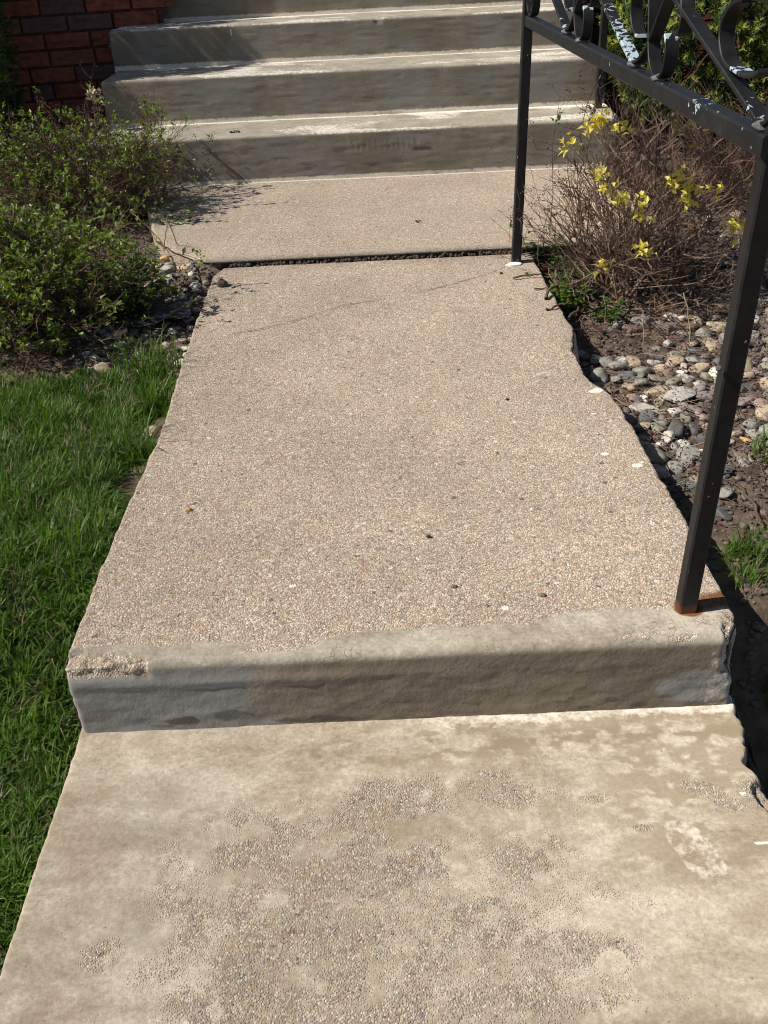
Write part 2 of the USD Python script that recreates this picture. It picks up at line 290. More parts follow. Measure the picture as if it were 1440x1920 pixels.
ax = np.unique(np.concatenate([np.linspace(-60, -3, 24), np.arange(-3, -1.3, .05), np.arange(-1.3, 1.4, .0175), np.arange(1.4, 3, .05), np.linspace(3, 60, 24)]))
ay = np.unique(np.concatenate([np.linspace(-60, -1, 24), np.arange(-1, .4, .08), np.arange(.4, 4.4, .0175), np.arange(4.4, 6, .06), np.linspace(6, 60, 20)]))
GX, GY = np.meshgrid(ax, ay)
gz = ground_z(GX, GY)
obj("ground", (np.stack([GX, GY, gz], -1).reshape(-1, 3), grid_faces(len(ay), len(ax))), "soil", smooth=True, kind="structure", label="bare brown soil of the garden beds beside the concrete walk")

# ------------------------------------------------------------------ concrete slabs
def profile(y_back, y_front, z, r, z_low, step, back_drop=.06, step_near=None, batter=0.0, cove=0.0):
    """(y, z, ny, nz) from the back edge over the top, round the nose and down the riser."""
    ys, zs, ny, nz = [], [], [], []
    def add(y, zz, a, b): ys.append(y); zs.append(zz); ny.append(a); nz.append(b)
    add(y_back, z - back_drop, 1, 0); add(y_back, z - .006, 1, .2); add(y_back - .003, z - .0015, .5, .8)
    y = y_back - .008
    while y > y_front + r:
        add(y, z, 0, 1)
        y -= step if step_near is None else np.interp(y, [y_front, y_front + .9, y_back], [step_near, step, step * 1.6])
    for a in np.linspace(0, np.pi / 2, max(6, int(r * 1.57 / (step_near or step)))):
        add(y_front + r - r * math.sin(a), z - r + r * math.cos(a), -math.sin(a), math.cos(a))
    n = max(3, int((z - r - z_low) / (step_near or step)))
    for k in range(1, n + 1):
        t = k / n
        zz = z - r + (z_low - z + r) * t
        off = batter * t - cove * np.clip((.012 - (zz - z_low - .012)) / .012, 0, 1) ** 2 if cove else batter * t
        add(y_front + off, zz, -1, 0)
    return np.array(ys), np.array(zs), np.stack([ny, nz], 1)

def slab(prof, xL, xR, du, disp, masks, depth=.2, flare=None, seed=0, edge_r=.008, rough=.004):
    py, pz, pn = prof
    s = np.arange(len(py))
    l, r = xL(py, pz), xR(py, pz)
    nc = int(max(r.max() - l.min(), .1) / du); u = np.linspace(0, 1, nc)
    X = l[:, None] + (r - l)[:, None] * u; Y = np.repeat(py[:, None], nc, 1); Z = np.repeat(pz[:, None], nc, 1)
    P = np.stack([X, Y, Z], -1); N = np.stack([0 * X, np.repeat(pn[:, :1], nc, 1), np.repeat(pn[:, 1:], nc, 1)], -1); N = unit(N)
    d = np.minimum(X - l[:, None], r[:, None] - X)
    er = edge_r * (.6 + 1.2 * noise(P, 30, seed + 9))
    dd = np.clip(er - d, 0, er); drop = er - np.sqrt(np.maximum(er ** 2 - dd ** 2, 0))
    P = P - N * drop[..., None]
    P = P + N * disp(P, d)[..., None]
    V = [P.reshape(-1, 3)]; F = [grid_faces(len(py), nc)]; nv = P.shape[0] * nc
    for side, col in ((-1, 0), (1, nc - 1)):
        E = P[:, col]; rows = [np.arange(len(py)) * nc + col]
        for k, t in enumerate((.06, .2, .5, 1.0)):
            Q = E - N[:, col] * depth * t
            out = rough * (fbm(Q, 60, 3, seed + 17 + k) - .5) * 2
            if flare is not None: out = out + flare(E, t, side)
            Q = Q + np.stack([side * out, 0 * out, 0 * out], 1)
            V.append(Q); rows.append(nv + np.arange(len(py))); nv += len(py)
        for a, b in zip(rows[:-1], rows[1:]):
            q = np.stack([a[:-1], b[:-1], b[1:], a[1:]], 1)
            if side > 0: q = q[:, ::-1]
            F.append(np.vstack([q[:, [0, 1, 2]], q[:, [0, 2, 3]]]))
    V = np.vstack(V); F = np.vstack(F)
    F = F[:, ::-1]
    tri = np.cross(V[F[:, 1]] - V[F[:, 0]], V[F[:, 2]] - V[F[:, 0]])
    mid = (len(py) // 3) * nc * 2
    if tri[: len(py) * nc, 2].sum() < 0: F = F[:, ::-1]
    dv = np.concatenate([d.reshape(-1), np.full(len(V) - d.size, 0.0)])
    return V, F, masks(V, dv, np.arange(len(V)) >= d.size)

def ell(P, cx, cy, rx, ry, rot=0.0, seed=0, wob=.35, s=14, soft=.15):
    """Soft ragged ellipse: 1 inside, 0 outside."""
    c, sn = math.cos(rot), math.sin(rot)
    x, y = P[..., 0] - cx, P[..., 1] - cy
    q = np.hypot((x * c + y * sn) / rx, (-x * sn + y * c) / ry)
    q = q + wob * 2 * (fbm(P, s, 4, seed) - .5)
    return sstep(1 + soft, 1 - soft, q)

# the aggregate slab of the walk: front nose and riser, edge broken away on the right
RE = np.array([[1.1, .577], [1.25, .577], [1.372, .577], [1.55, .575], [1.65, .571], [1.83, .567], [2.02, .564], [2.10, .556], [2.135, .545], [2.16, .528], [2.21, .514], [2.30, .509], [2.37, .512], [2.44, .526], [2.52, .543], [2.62, .532], [2.75, .531], [3.2, .525]])
LE = np.array([[1.1, -.545], [1.25, -.549], [1.6, -.544], [1.78, -.538], [1.9, -.532], [1.95, -.527], [2.1, -.531], [2.7, -.545], [3.1, -.543], [3.16, -.53], [3.2, -.515]])
def up_xL(y, z):
    p = np.stack([0 * y, y, z], 1)
    return np.interp(y, LE[:, 0], LE[:, 1]) + .0035 * (fbm(p, 9, 4, 1) - .5) * 2 + .0018 * (fbm(p, 90, 3, 2) - .5) * 2 + np.where(z < -.02, .007 * np.clip((-z - .02) / .12, 0, 1), 0)
def up_xR(y, z):
    p = np.stack([0 * y + 3, y, z], 1)
    return np.interp(y, RE[:, 0], RE[:, 1]) + .007 * (fbm(p, 7, 5, 3) - .5) * 2 + .0022 * (fbm(p, 90, 3, 4) - .5) * 2 - .024 * np.exp(-((y - 1.195) / .03) ** 2) * sstep(-.10, -.06, z) - .012 * sstep(-.05, -.11, z)
def chip_left(P): return ell(P * [1, 1, 0], -.515, 1.188, .092, .040, .10, 61, .45, 34) * sstep(-.034, -.020, P[..., 2])
def chip_right(P): return ell(P * [1, 1, 0], .572, 1.200, .034, .045, 0, 62, .4, 40) * sstep(-.085, -.06, P[..., 2])
def up_disp(P, d):
    top = (P[..., 2] > -.02)
    h = .0022 * (fbm(P, 3, 3, 11) - .5) * 2 + .0011 * (fbm(P, 35, 3, 12) - .5) * 2
    c = np.clip(chip_left(P) + chip_right(P), 0, 1)
    h = h - c * (.006 + .008 * (fbm(P, 60, 3, 14) - .5) * 2)
    rise = np.clip((-P[..., 2] - .03) / .02, 0, 1)
    h = h + rise * (.003 * (fbm(P * [1, 1, 2.5], 9, 4, 15) - .5) * 2)
    h = h + .003 * np.exp(-((P[..., 2] + .045) / .012) ** 2) * sstep(-.55, -.1, -np.abs(P[..., 0] + .35)) * (P[..., 1] < 1.2)
    return h
def front_line(P):   # where the cement cap of the nose ends on the top
    return 1.238 + .017 * (fbm(P * [1, 0, 0] + [0, 7, 0], 9, 4, 20) - .5) * 2 + .022 * sstep(.15, .45, P[..., 0]) + .02 * sstep(-.15, .15, P[..., 0]) * .6
def up_masks(V, d, skirt):
    top = sstep(-.012, .012, V[:, 1] - front_line(V))
    agg = np.where(V[:, 2] < -.014, 0, top)
    agg = np.maximum(agg, ell(V, -.19, 1.222, .055, .014, .1, 21) * .9)
    agg = np.maximum(agg, .75 * ell(V, .40, 1.205, .05, .006, .1, 22)); agg = np.maximum(agg, .8 * ell(V, .48, 1.20, .03, .007, .1, 23))
    agg = np.maximum(agg, np.clip(chip_left(V) * 1.2, 0, 1)); agg = np.maximum(agg, np.clip(chip_right(V) * 1.2, 0, 1))
    rust = .85 * ell(V, .550, 1.290, .058, .024, .25, 24, .6, 30, .5) * (V[:, 2] > -.03); rust = np.maximum(rust, ell(V, .502, 1.27, .026, .024, 0, 25, .3))
    white = 0 * agg
    for x, y, r in ((.473, 1.806, .011), (.53, 1.752, .011), (.545, 1.765, .006), (.49, 2.0, .007), (.52, 2.118, .018), (-.453, 1.652, .006), (.194, 1.294, .008), (-.18, 1.386, .007), (.44, 3.075, .022), (.13, 2.62, .006), (-.05, 2.45, .005)):
        white = np.maximum(white, .9 * ell(V, x, y, r, r * .7, .3, 26, .45, 60))
    white = np.maximum(white, .34 * np.clip(chip_left(V), 0, 1)); white = np.maximum(white, .5 * ell(V, .55, 1.19, .03, .03, 0, 27) * (V[:, 2] < -.02))
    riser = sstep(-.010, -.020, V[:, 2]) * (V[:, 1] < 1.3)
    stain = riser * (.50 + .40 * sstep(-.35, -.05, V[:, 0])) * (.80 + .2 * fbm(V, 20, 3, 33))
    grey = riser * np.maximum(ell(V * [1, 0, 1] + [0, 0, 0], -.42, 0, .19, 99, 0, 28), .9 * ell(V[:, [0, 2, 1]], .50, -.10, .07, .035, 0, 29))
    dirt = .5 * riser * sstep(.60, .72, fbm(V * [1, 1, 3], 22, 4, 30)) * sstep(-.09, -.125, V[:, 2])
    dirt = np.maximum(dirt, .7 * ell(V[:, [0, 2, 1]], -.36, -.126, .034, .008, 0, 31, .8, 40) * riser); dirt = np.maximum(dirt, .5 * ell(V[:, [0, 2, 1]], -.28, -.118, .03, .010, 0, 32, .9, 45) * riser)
    agg = np.where(skirt, .85, agg)
    top_ = V[:, 2] > -.012
    dirt = dirt + top_ * (.22 * sstep(.05, .0, d) * fbm(V, 18, 4, 34) + .06 * sstep(.52, .72, fbm(V * [1, .7, 0], 4, 5, 35)) + .30 * sstep(3.10, 3.19, V[:, 1]) * fbm(V, 25, 3, 36))
    return np.stack([agg, rust, white], 1), np.stack([stain, grey, dirt], 1)
def bite(E, t, side):
    return (.055 * t * sstep(2.12, 2.2, E[:, 1]) * sstep(2.62, 2.45, E[:, 1]) if side > 0 else 0 * E[:, 0]) + .002
ZLOW = -.146
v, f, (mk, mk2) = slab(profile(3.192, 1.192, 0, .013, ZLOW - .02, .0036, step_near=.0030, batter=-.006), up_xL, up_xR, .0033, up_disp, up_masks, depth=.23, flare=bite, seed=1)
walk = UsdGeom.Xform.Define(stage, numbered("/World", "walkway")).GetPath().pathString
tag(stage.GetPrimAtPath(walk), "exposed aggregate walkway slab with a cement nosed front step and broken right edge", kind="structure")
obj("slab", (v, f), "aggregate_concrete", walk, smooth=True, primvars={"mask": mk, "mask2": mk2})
# hairline crack across its far end, in two runs
def ribbon(pts, w, z, seed):
    pts = np.asarray(pts, float); n = int(np.hypot(*np.diff(pts, axis=0).T).sum() / .006)
    t = np.linspace(0, 1, n); s = np.linspace(0, 1, len(pts))
    P = np.stack([np.interp(t, s, pts[:, 0]), np.interp(t, s, pts[:, 1])], 1)
    P[:, 1] += .006 * (fbm(np.stack([P[:, 0], P[:, 1], 0 * t], 1), 40, 4, seed) - .5) * 2
    ww = w * (.25 + 1.2 * noise(np.stack([P[:, 0], P[:, 1], 0 * t], 1), 30, seed + 1)) * np.minimum(1, 8 * np.minimum(t, 1 - t) + .1)
    a = np.column_stack([P[:, 0], P[:, 1] - ww, np.full(n, z)]); b = np.column_stack([P[:, 0], P[:, 1] + ww, np.full(n, z)])
    return np.stack([a, b], 1).reshape(-1, 3), grid_faces(n, 2)[:, ::-1]
for pts, sd in (([(-.42, 2.60), (-.34, 2.618), (-.236, 2.679), (-.115, 2.768), (.04, 2.825)], 3), ([(.10, 2.85), (.138, 2.866), (.238, 2.919), (.337, 2.98), (.434, 3.071)], 8)):
    obj("crack", ribbon(pts, .0017, .0028, sd), "crack_dark", walk)

# the lower tread, its cement skim worn through in patches
def lo_xL(y, z):
    p = np.stack([0 * y, y, z], 1); return -.548 + .004 * (fbm(p, 9, 4, 41) - .5) * 2 + .0025 * (fbm(p, 80, 3, 42) - .5) * 2
def lo_xR(y, z):
    p = np.stack([0 * y, y, z], 1)
    b = np.interp(y, [.6, .72, .95, 1.0, 1.04, 1.07, 1.1, 1.135, 1.16, 1.2], [.57, .575, .575, .566, .562, .558, .566, .580, .574, .578])
    return b + .007 * (fbm(p, 25, 4, 43) - .5) * 2 + .004 * (fbm(p, 100, 3, 44) - .5) * 2
PATCH = [(-.07, 1.005, .17, .055, .12), (-.22, .945, .12, .055, .25), (-.30, .865, .05, .05, .2), (-.20, .83, .11, .075, -.2), (-.14, .74, .18, .09, 0), (-.16, .68, .22, .06, 0), (-.05, .90, .15, .07, 0), (.14, 1.055, .05, .012, 0), (.30, 1.00, .022, .016, 0),
         (.17, 1.02, .06, .035, 0), (.20, .90, .07, .055, 0), (.36, .94, .02, .01, 0), (.07, .77, .10, .06, .2), (.22, .755, .09, .035, 0), (.10, .69, .2, .035, 0), (.46, 1.015, .045, .020, -.5), (.50, .975, .035, .016, -.5), (.545, 1.0, .025, .03, 0), (-.41, .775, .035, .02, .2), (.555, .69, .03, .02, 0)]
def lo_agg(P):
    q = P * [1, 1, 0]; a = 0
    for i, (x, y, rx, ry, rot) in enumerate(PATCH): a = np.maximum(a, ell(q, x, y, rx, ry, rot, 70 + i, .75, 20, .5))
    a = np.maximum(a, .62 * ell(q, -.04, .84, .36, .21, .1, 97, .7, 12, .45))
    holes = sstep(.54, .66, fbm(q, 26, 5, 99))
    return a * (1 - .5 * holes)
def lo_disp(P, d):
    a = lo_agg(P)
    h = .0028 * (fbm(P, 3, 3, 45) - .5) * 2 + .0008 * (fbm(P, 50, 3, 46) - .5) * 2 - .0011 * sstep(.28, .60, a + .8 * (fbm(P, 60, 3, 59) - .5))
    h = h - .016 * ell(P, .57, 1.06, .022, .02, 0, 47, .5, 40) - .010 * ell(P, .565, .99, .02, .035, 0, 48, .5, 40) - .03 * ell(P, .545, .665, .030, .022, 0, 49, .4, 40)
    return h
def lo_masks(V, d, skirt):
    a = np.maximum(.80 * lo_agg(V), .9 * ell(V, .545, .665, .032, .022, 0, 49, .4, 40)); a = np.maximum(a, .58 * sstep(.38, .60, fbm(V * [1, 1, 0], 8, 6, 55)) * sstep(1.0, .85, V[:, 1]) * sstep(.40, .15, V[:, 0]) * sstep(-.47, -.33, V[:, 0]))
    a = np.maximum(a, .5 * sstep(.02, .0, d))
    wl = V[:, 1] + .020 * (fbm(V * [.5, 1, 0], 22, 4, 51) - .5) * 2; white = .34 * sstep(1.145, 1.178, wl) * sstep(-.12, .18, V[:, 0]) * (.4 + 1.1 * fbm(V, 12, 3, 50)) + .30 * sstep(1.13, 1.175, wl)
    white = np.maximum(white, .5 * ell(V, .42, .90, .03, .05, .5, 52, .7)); white = np.maximum(white, .75 * ell(V, .525, .905, .018, .004, 0, 53, .3)); white = np.maximum(white, .7 * ell(V, -.28, .665, .006, .02, .5, 54, .3))
    white = np.maximum(white, .8 * ell(V, .525, .997, .007, .005, 0, 56, .4))
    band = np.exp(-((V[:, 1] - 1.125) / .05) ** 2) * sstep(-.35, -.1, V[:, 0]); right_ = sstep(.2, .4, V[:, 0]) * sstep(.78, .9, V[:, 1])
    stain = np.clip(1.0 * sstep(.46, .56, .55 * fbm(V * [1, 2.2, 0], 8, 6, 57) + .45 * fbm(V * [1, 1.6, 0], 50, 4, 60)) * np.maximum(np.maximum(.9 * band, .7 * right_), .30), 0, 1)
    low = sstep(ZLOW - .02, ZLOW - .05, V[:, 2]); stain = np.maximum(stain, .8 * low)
    a = np.where(skirt, .8, a * (1 - low))
    grey = .25 * sstep(.45, .65, fbm(V * [1, 1, 0], 6, 4, 58)) * sstep(-.2, -.4, V[:, 0])
    return np.stack([a, 0 * a, white], 1), np.stack([stain, grey, 0 * a], 1)
v, f, (mk, mk2) = slab(profile(1.215, .648, ZLOW, .028, -.32, .0032), lo_xL, lo_xR, .0031, lo_disp, lo_masks, depth=.2, seed=4)
obj("lower_tread", (v, f), "lower_concrete", smooth=True, primvars={"mask": mk, "mask2": mk2}, kind="structure", label="worn bottom tread of the walk with peeling cement skim over pebbly aggregate")

# the landing before the porch steps, a little higher than the walk
def la_xL(y, z):
    p = np.stack([0 * y, y, z], 1); return np.interp(y, [3.2, 3.23, 3.34, 3.5, 4.3], [-.56, -.60, -.70, -.80, -1.02]) + .012 * (fbm(p, 14, 4, 81) - .5) * 2
def la_xR(y, z): return np.full(len(y), 1.03) + 0 * y
def la_disp(P, d):
    front = sstep(3.232, 3.214, P[..., 1]) * (P[..., 2] < .012)
    return .002 * (fbm(P, 3, 3, 82) - .5) * 2 + .001 * (fbm(P, 35, 3, 83) - .5) * 2 - front * .012 * fbm(P, 45, 3, 84)
def la_masks(V, d, skirt):
    edge = sstep(3.245, 3.222, V[:, 1]) ; agg = 1 - .35 * edge
    low = sstep(.016, .004, V[:, 2]) * (V[:, 1] < 3.26)
    grey = .35 * edge; dirt = .85 * low * sstep(.35, .55, fbm(V, 60, 4, 85)) + .2 * low + .35 * edge * fbm(V, 30, 4, 86)
    lime = .8 * sstep(4.215, 4.235, V[:, 1])
    return np.stack([np.where(low > .3, .9, agg), 0 * agg, lime], 1), np.stack([0 * agg, grey, dirt], 1)
v, f, (mk, mk2) = slab(profile(4.30, 3.206, .022, .014, -.12, .007, step_near=.004), la_xL, la_xR, .0075, la_disp, la_masks, depth=.14, seed=7)
obj("landing", (v, f), "aggregate_concrete", smooth=True, primvars={"mask": mk, "mask2": mk2}, kind="structure", label="aggregate landing slab between the walk and the porch steps, dark gap at its front edge")

# ------------------------------------------------------------------ porch steps
steps = thing("porch_steps", "painted grey brown concrete porch steps rising from the landing to the brick house", "steps")
LEVEL = [(4.242, .022, .210, -1.22, 1.068), (4.585, .210, .398, -1.178, 1.055), (4.935, .398, .562, -1.188, 1.055), (5.22, .562, .735, -1.085, 1.05), (5.55, .735, .91, -1.085, 1.05)]
for i, (yf, z0, z1, xl, xr) in enumerate(LEVEL):
    yb = LEVEL[i + 1][0] + .03 if i < 4 else 6.6
    def sxl(y, z, xl=xl, i=i): p = np.stack([0 * y + i, y, z], 1); return xl + .010 * (fbm(p, 12, 4, 90 + i) - .5) * 2
    def sxr(y, z, xr=xr, i=i): p = np.stack([0 * y + i, y, z], 1); return xr + .010 * (fbm(p, 12, 4, 95 + i) - .5) * 2 - (.03 * np.exp(-((y - yf - .02) / .03) ** 2) if i == 0 else 0)
    def sdisp(P, d, i=i, z0=z0, z1=z1):
        h = .0026 * (fbm(P * [.5, 1, 1], 5, 4, 100 + i) - .5) * 2 + .0010 * (fbm(P * [.35, 1, 1.6], 50, 4, 110 + i) - .5) * 2
        ris = (P[..., 2] < z1 - .03)
        g = fbm(P * [.22, 1, 1.5], 34, 4, 120 + i); h = h + ris * .0012 * sstep(.62, .70, g) - ris * .0012 * sstep(.34, .30, g)
        if i == 0:
            comb = (np.abs(P[..., 0] - .06) < .15) & (np.abs(P[..., 2] - .150) < .020)
            h = h - comb * ris * .0009 * (np.sin(P[..., 0] * 260 + 3 * noise(P, 18, 5)) > .35) * (noise(P, 60, 6) > .3)
            h = h - ris * .0008 * ell(P[..., [0, 2, 1]], .22, .128, .05, .010, 0, 131, .6, 40)
        if i == 2: h = h - .006 * ell(P, .06, 4.95, .022, .02, 0, 132, .5, 40) * (P[..., 2] > z1 - .025)
        return h
    def smask(V, d, skirt, i=i, z0=z0, z1=z1, yb=yb, yf=yf):
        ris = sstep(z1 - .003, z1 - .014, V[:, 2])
        back = sstep(yb - .075, yb - .05, V[:, 1] + .010 * (fbm(V, 14, 3, 141) - .5) * 2)
        toe = sstep(z0 + .028, z0 + .010, V[:, 2] + .010 * (fbm(V, 16, 3, 142) - .5)) * ris
        lime = np.clip(.72 * back * (1 - ris) + .80 * toe + .62 * (1 - ris) * sstep(.40, .62, fbm(V * [.4, 1, 1], 9, 4, 143 + i)), 0, 1)
        if i == 2: lime = np.maximum(lime, .85 * ell(V[:, [0, 2, 1]], -.62, .535, .006, .022, .1, 144, .2) * ris)
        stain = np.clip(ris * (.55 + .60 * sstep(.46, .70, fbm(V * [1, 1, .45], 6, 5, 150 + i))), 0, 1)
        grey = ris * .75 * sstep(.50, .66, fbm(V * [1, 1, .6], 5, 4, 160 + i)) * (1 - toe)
        dirt = (.75 * ell(V[:, [0, 2, 1]], .22, .128, .045, .008, 0, 131, .6, 40) * ris if i == 0 else 0 * ris) + ris * .55 * sstep(.66, .72, fbm(V * [.22, 1, 1.5], 34, 4, 170 + i)) * .6
        return np.stack([0 * ris, 0 * ris, lime], 1), np.stack([stain, grey, np.clip(dirt, 0, 1)], 1)
    v, f, (mk, mk2) = slab(profile(yb, yf, z1, .010, z0 - .01, .0075, batter=-.004), sxl, sxr, .0075, sdisp, smask, depth=.30, seed=20 + i, edge_r=.02)
    obj("step", (v, f), "step_concrete", steps, smooth=True, primvars={"mask": mk, "mask2": mk2})
obj("plaster_edge", (lambda b: (lambda m: (m.vertices + .012 * (np.stack([fbm(m.vertices, 30, 3, s) for s in (1, 2, 3)], 1) - .5), m.faces))(b.subdivide().subdivide().subdivide()))(box(-1.118, -1.083, 5.17, 5.33, .565, .84)), "plaster", steps, smooth=True)

# ------------------------------------------------------------------ brick house wall
def brick_wall(name, label, origin, yaw, x0, x1, z1, seed):
    """Running bond wall whose face passes through origin; every brick is a part of its own."""
    rr = np.random.default_rng(seed)
    c, s = math.cos(yaw), math.sin(yaw)
    put = lambda p: np.stack([origin[0] + p[:, 0] * c - p[:, 1] * s, origin[1] + p[:, 0] * s + p[:, 1] * c, p[:, 2]], 1)
    w = thing(name, label, "wall")
    m = box(x0 - .1, x1 + .1, .011, .25, -.25, z1 + .3); m.vertices = put(m.vertices); obj("mortar", m, "mortar", w)
    row = 0; z = -.02
    base = box(-.5, .5, -.5, .5, -.5, .5).subdivide().subdivide().subdivide()
    while z < z1:
        x = x0 - (row % 2) * .106 + rr.uniform(-.012, .012)
        while x < x1:
            L = .198 + rr.uniform(-.005, .005)
            if rr.random() < .10: L = .094
            b = trimesh.creation.box([L, .05, .0605]).subdivide().subdivide()
            V = b.vertices.copy()
            e = np.minimum(np.minimum(L / 2 - np.abs(V[:, 0]), .03025 - np.abs(V[:, 2])), .012)
            V += (np.stack([fbm(V + [x, row, 0], 40, 3, k + seed) for k in (1, 2, 3)], 1) - .5) * .005
            V[:, 1] += rr.uniform(-.003, .004)
            V += [x + L / 2, .017, z + .030]
            obj("brick", (put(V), b.faces), ["brick_red", "brick_red", "brick_brown", "brick_plum"][rr.integers(4)], w)
            x += L + .0125
        row += 1; z += .0727
brick_wall("brick_wall", "dark red brick house wall left of the porch steps above the bushes", (-1.1, 5.13), math.radians(10), -1.15, .04, 1.25, 5)
brick_wall("brick_wall", "brick house wall behind the evergreen shrub right of the porch steps", (1.06, 5.6), 0, 0, 1.7, 1.0, 6)

# ------------------------------------------------------------------ hand rails
def painted(name, m, parent, chip=None, rust=None):
    v, f, n = meshkit.arrays(m, 35)
    mask = np.zeros((len(v), 3)); mask[:, 0] = .04
    if chip is not None: mask[:, 0] = np.maximum(mask[:, 0], chip(v))
    if rust is not None: mask[:, 1] = rust(v)
    path = numbered(parent, name)
    g = usdkit.mesh(stage, path, m, LOOK["black_paint"], smooth=35)
    UsdGeom.PrimvarsAPI(g).CreatePrimvar("mask", Sdf.ValueTypeNames.Color3fArray, "vertex").Set(Vt.Vec3fArray.FromNumpy(mask.astype(np.float32)))
    return path
rail = thing("handrail", "black wrought iron handrail with scrolls, flaking paint, along the right edge of the walk", "handrail")
RX = .478
def rx(y): return .474 + (3.1 - y) / 1.84 * .030
def post(p, q, w=.0295): return bar(p, q, w, w, .10)
painted("post", post((.4955, 1.271, -.02), (.5145, 1.264, .915)), rail, rust=lambda v: .85 * sstep(.035, -.005, v[:, 2]))
painted("post", post((.460, 3.100, -.02), (.473, 3.100, .905)), rail, rust=lambda v: .5 * sstep(.02, -.005, v[:, 2]))
painted("bottom_rail", bar((rx(3.135), 3.135, .713), (rx(1.25), 1.25, .752), .029, .029, .12), rail, chip=lambda v: np.maximum(.30 * np.exp(-((v[:, 1] - 1.52) / .06) ** 2) * (v[:, 2] > .755), .12 * (v[:, 2] > .745)))
painted("top_rail", bar((rx(3.16), 3.16, .895), (rx(1.10), 1.10, .922), .036, .022, .2), rail)
nodes_y = [(2.534, .727 + .018), (1.915, .740 + .018), (1.285, .753 + .018)]
for k, (yn, zb) in enumerate(nodes_y):
    zt = .910
    painted("diagonal", bar((rx(yn), yn, zb + .002), (rx(yn + .5), yn + .50, zt - .006), .022, .008, .2), rail, chip=lambda v, yn=yn, k=k: (.62 if k == 1 else .40) * sstep(.42 if k == 1 else .12, .0, v[:, 1] - yn))
    # S scroll: small curl standing on the bottom rail, stem up the far side, over and down to a hanging end
    if k < 2:
        P = [(yn - .190, zb + .070), (yn - .203, zb + .045), (yn - .192, zb + .014), (yn - .160, zb + .002), (yn - .122, zb + .014), (yn - .098, zb + .050), (yn - .084, zb + .095), (yn - .062, zb + .130), (yn - .022, zb + .142), (yn + .018, zb + .125), (yn + .034, zb + .088), (yn + .014, zb + .060), (yn - .028, zb + .050)]
        painted("scroll", flatbar_path(None, P, .0225, .0055), rail, chip=lambda v, yn=yn, zb=zb: np.maximum(.62 * sstep(.022, .010, np.hypot(v[:, 1] - yn + .19, v[:, 2] - zb - .075)), .62 * sstep(.022, .01, np.hypot(v[:, 1] - yn + .028, v[:, 2] - zb - .05))))
        P = [(yn - .006, zb + .004), (yn - .040, zb + .014), (yn - .085, zb + .040), (yn - .130, zb + .082), (yn - .168, zb + .120), (yn - .215, zb + .140), (yn - .258, zb + .122), (yn - .262, zb + .088), (yn - .232, zb + .078)]
        painted("scroll", flatbar_path(None, P, .0225, .0055), rail)
    else:
        P = [(1.40, zb + .132), (1.448, zb + .120), (1.470, zb + .090), (1.452, zb + .062), (1.402, zb + .050), (1.345, zb + .050), (1.308, zb + .062)]
        painted("scroll", flatbar_path(None, P, .0225, .0055), rail, chip=lambda v: .5 * sstep(.03, .01, np.abs(v[:, 1] - 1.39)) * (v[:, 2] < .84))
        P = [(1.279, zb + .004), (1.262, zb + .010), (1.24, zb + .03), (1.215, zb + .065), (1.20, zb + .11)]
        painted("scroll", flatbar_path(None, P, .0225, .0055), rail)
    for dy in (0.0, -.160):
        b = trimesh.creation.icosphere(2, .011); b.apply_scale([1.25, 1.2, .55]); b.vertices += .004 * (np.stack([noise(b.vertices + dy, 180, s) for s in (1, 2, 3)], 1) - .5); b.apply_translation([rx(yn + dy) - .004, yn + dy - .004, zb + .001])
        if not (k == 2 and dy): obj("weld", b, "weld", rail, smooth=True)
P = [(2.98, .745), (2.965, .765), (2.955, .80), (2.962, .84), (2.985, .87), (3.03, .885)]
painted("scroll", flatbar_path(None, [(3.068, .800), (3.082, .775), (3.070, .745), (3.035, .7345), (3.000, .746), (2.982, .785), (2.965, .83), (2.935, .870), (2.895, .885)], .0225, .0055), rail)
b = trimesh.creation.icosphere(2, .03); b.apply_scale([.8, .5, .16]); b.vertices *= (1 + .6 * (noise(b.vertices, 90, 4) - .5))[:, None]; b.apply_translation([.452, 3.078, .003]); obj("base_paint", b, "white_paint", rail, smooth=True)
b = trimesh.creation.icosphere(2, .0045); b.apply_translation([.480, 1.25, .452]); obj("bolt", b, "weld", rail, smooth=True)

rail2 = thing("handrail", "black iron handrail standing on the porch steps' right end, rusty at its foot", "handrail")
painted("post", post((1.005, 4.49, .19), (1.005, 4.49, 1.10)), rail2, rust=lambda v: .75 * sstep(.27, .20, v[:, 2]))
painted("post", post((1.005, 5.70, .90), (1.005, 5.70, 1.75)), rail2)
painted("bottom_rail", bar((1.005, 4.47, .86), (1.005, 5.72, 1.51), .030, .03, .12), rail2)
painted("top_rail", bar((1.005, 4.40, 1.06), (1.005, 5.72, 1.75), .036, .022, .2), rail2)

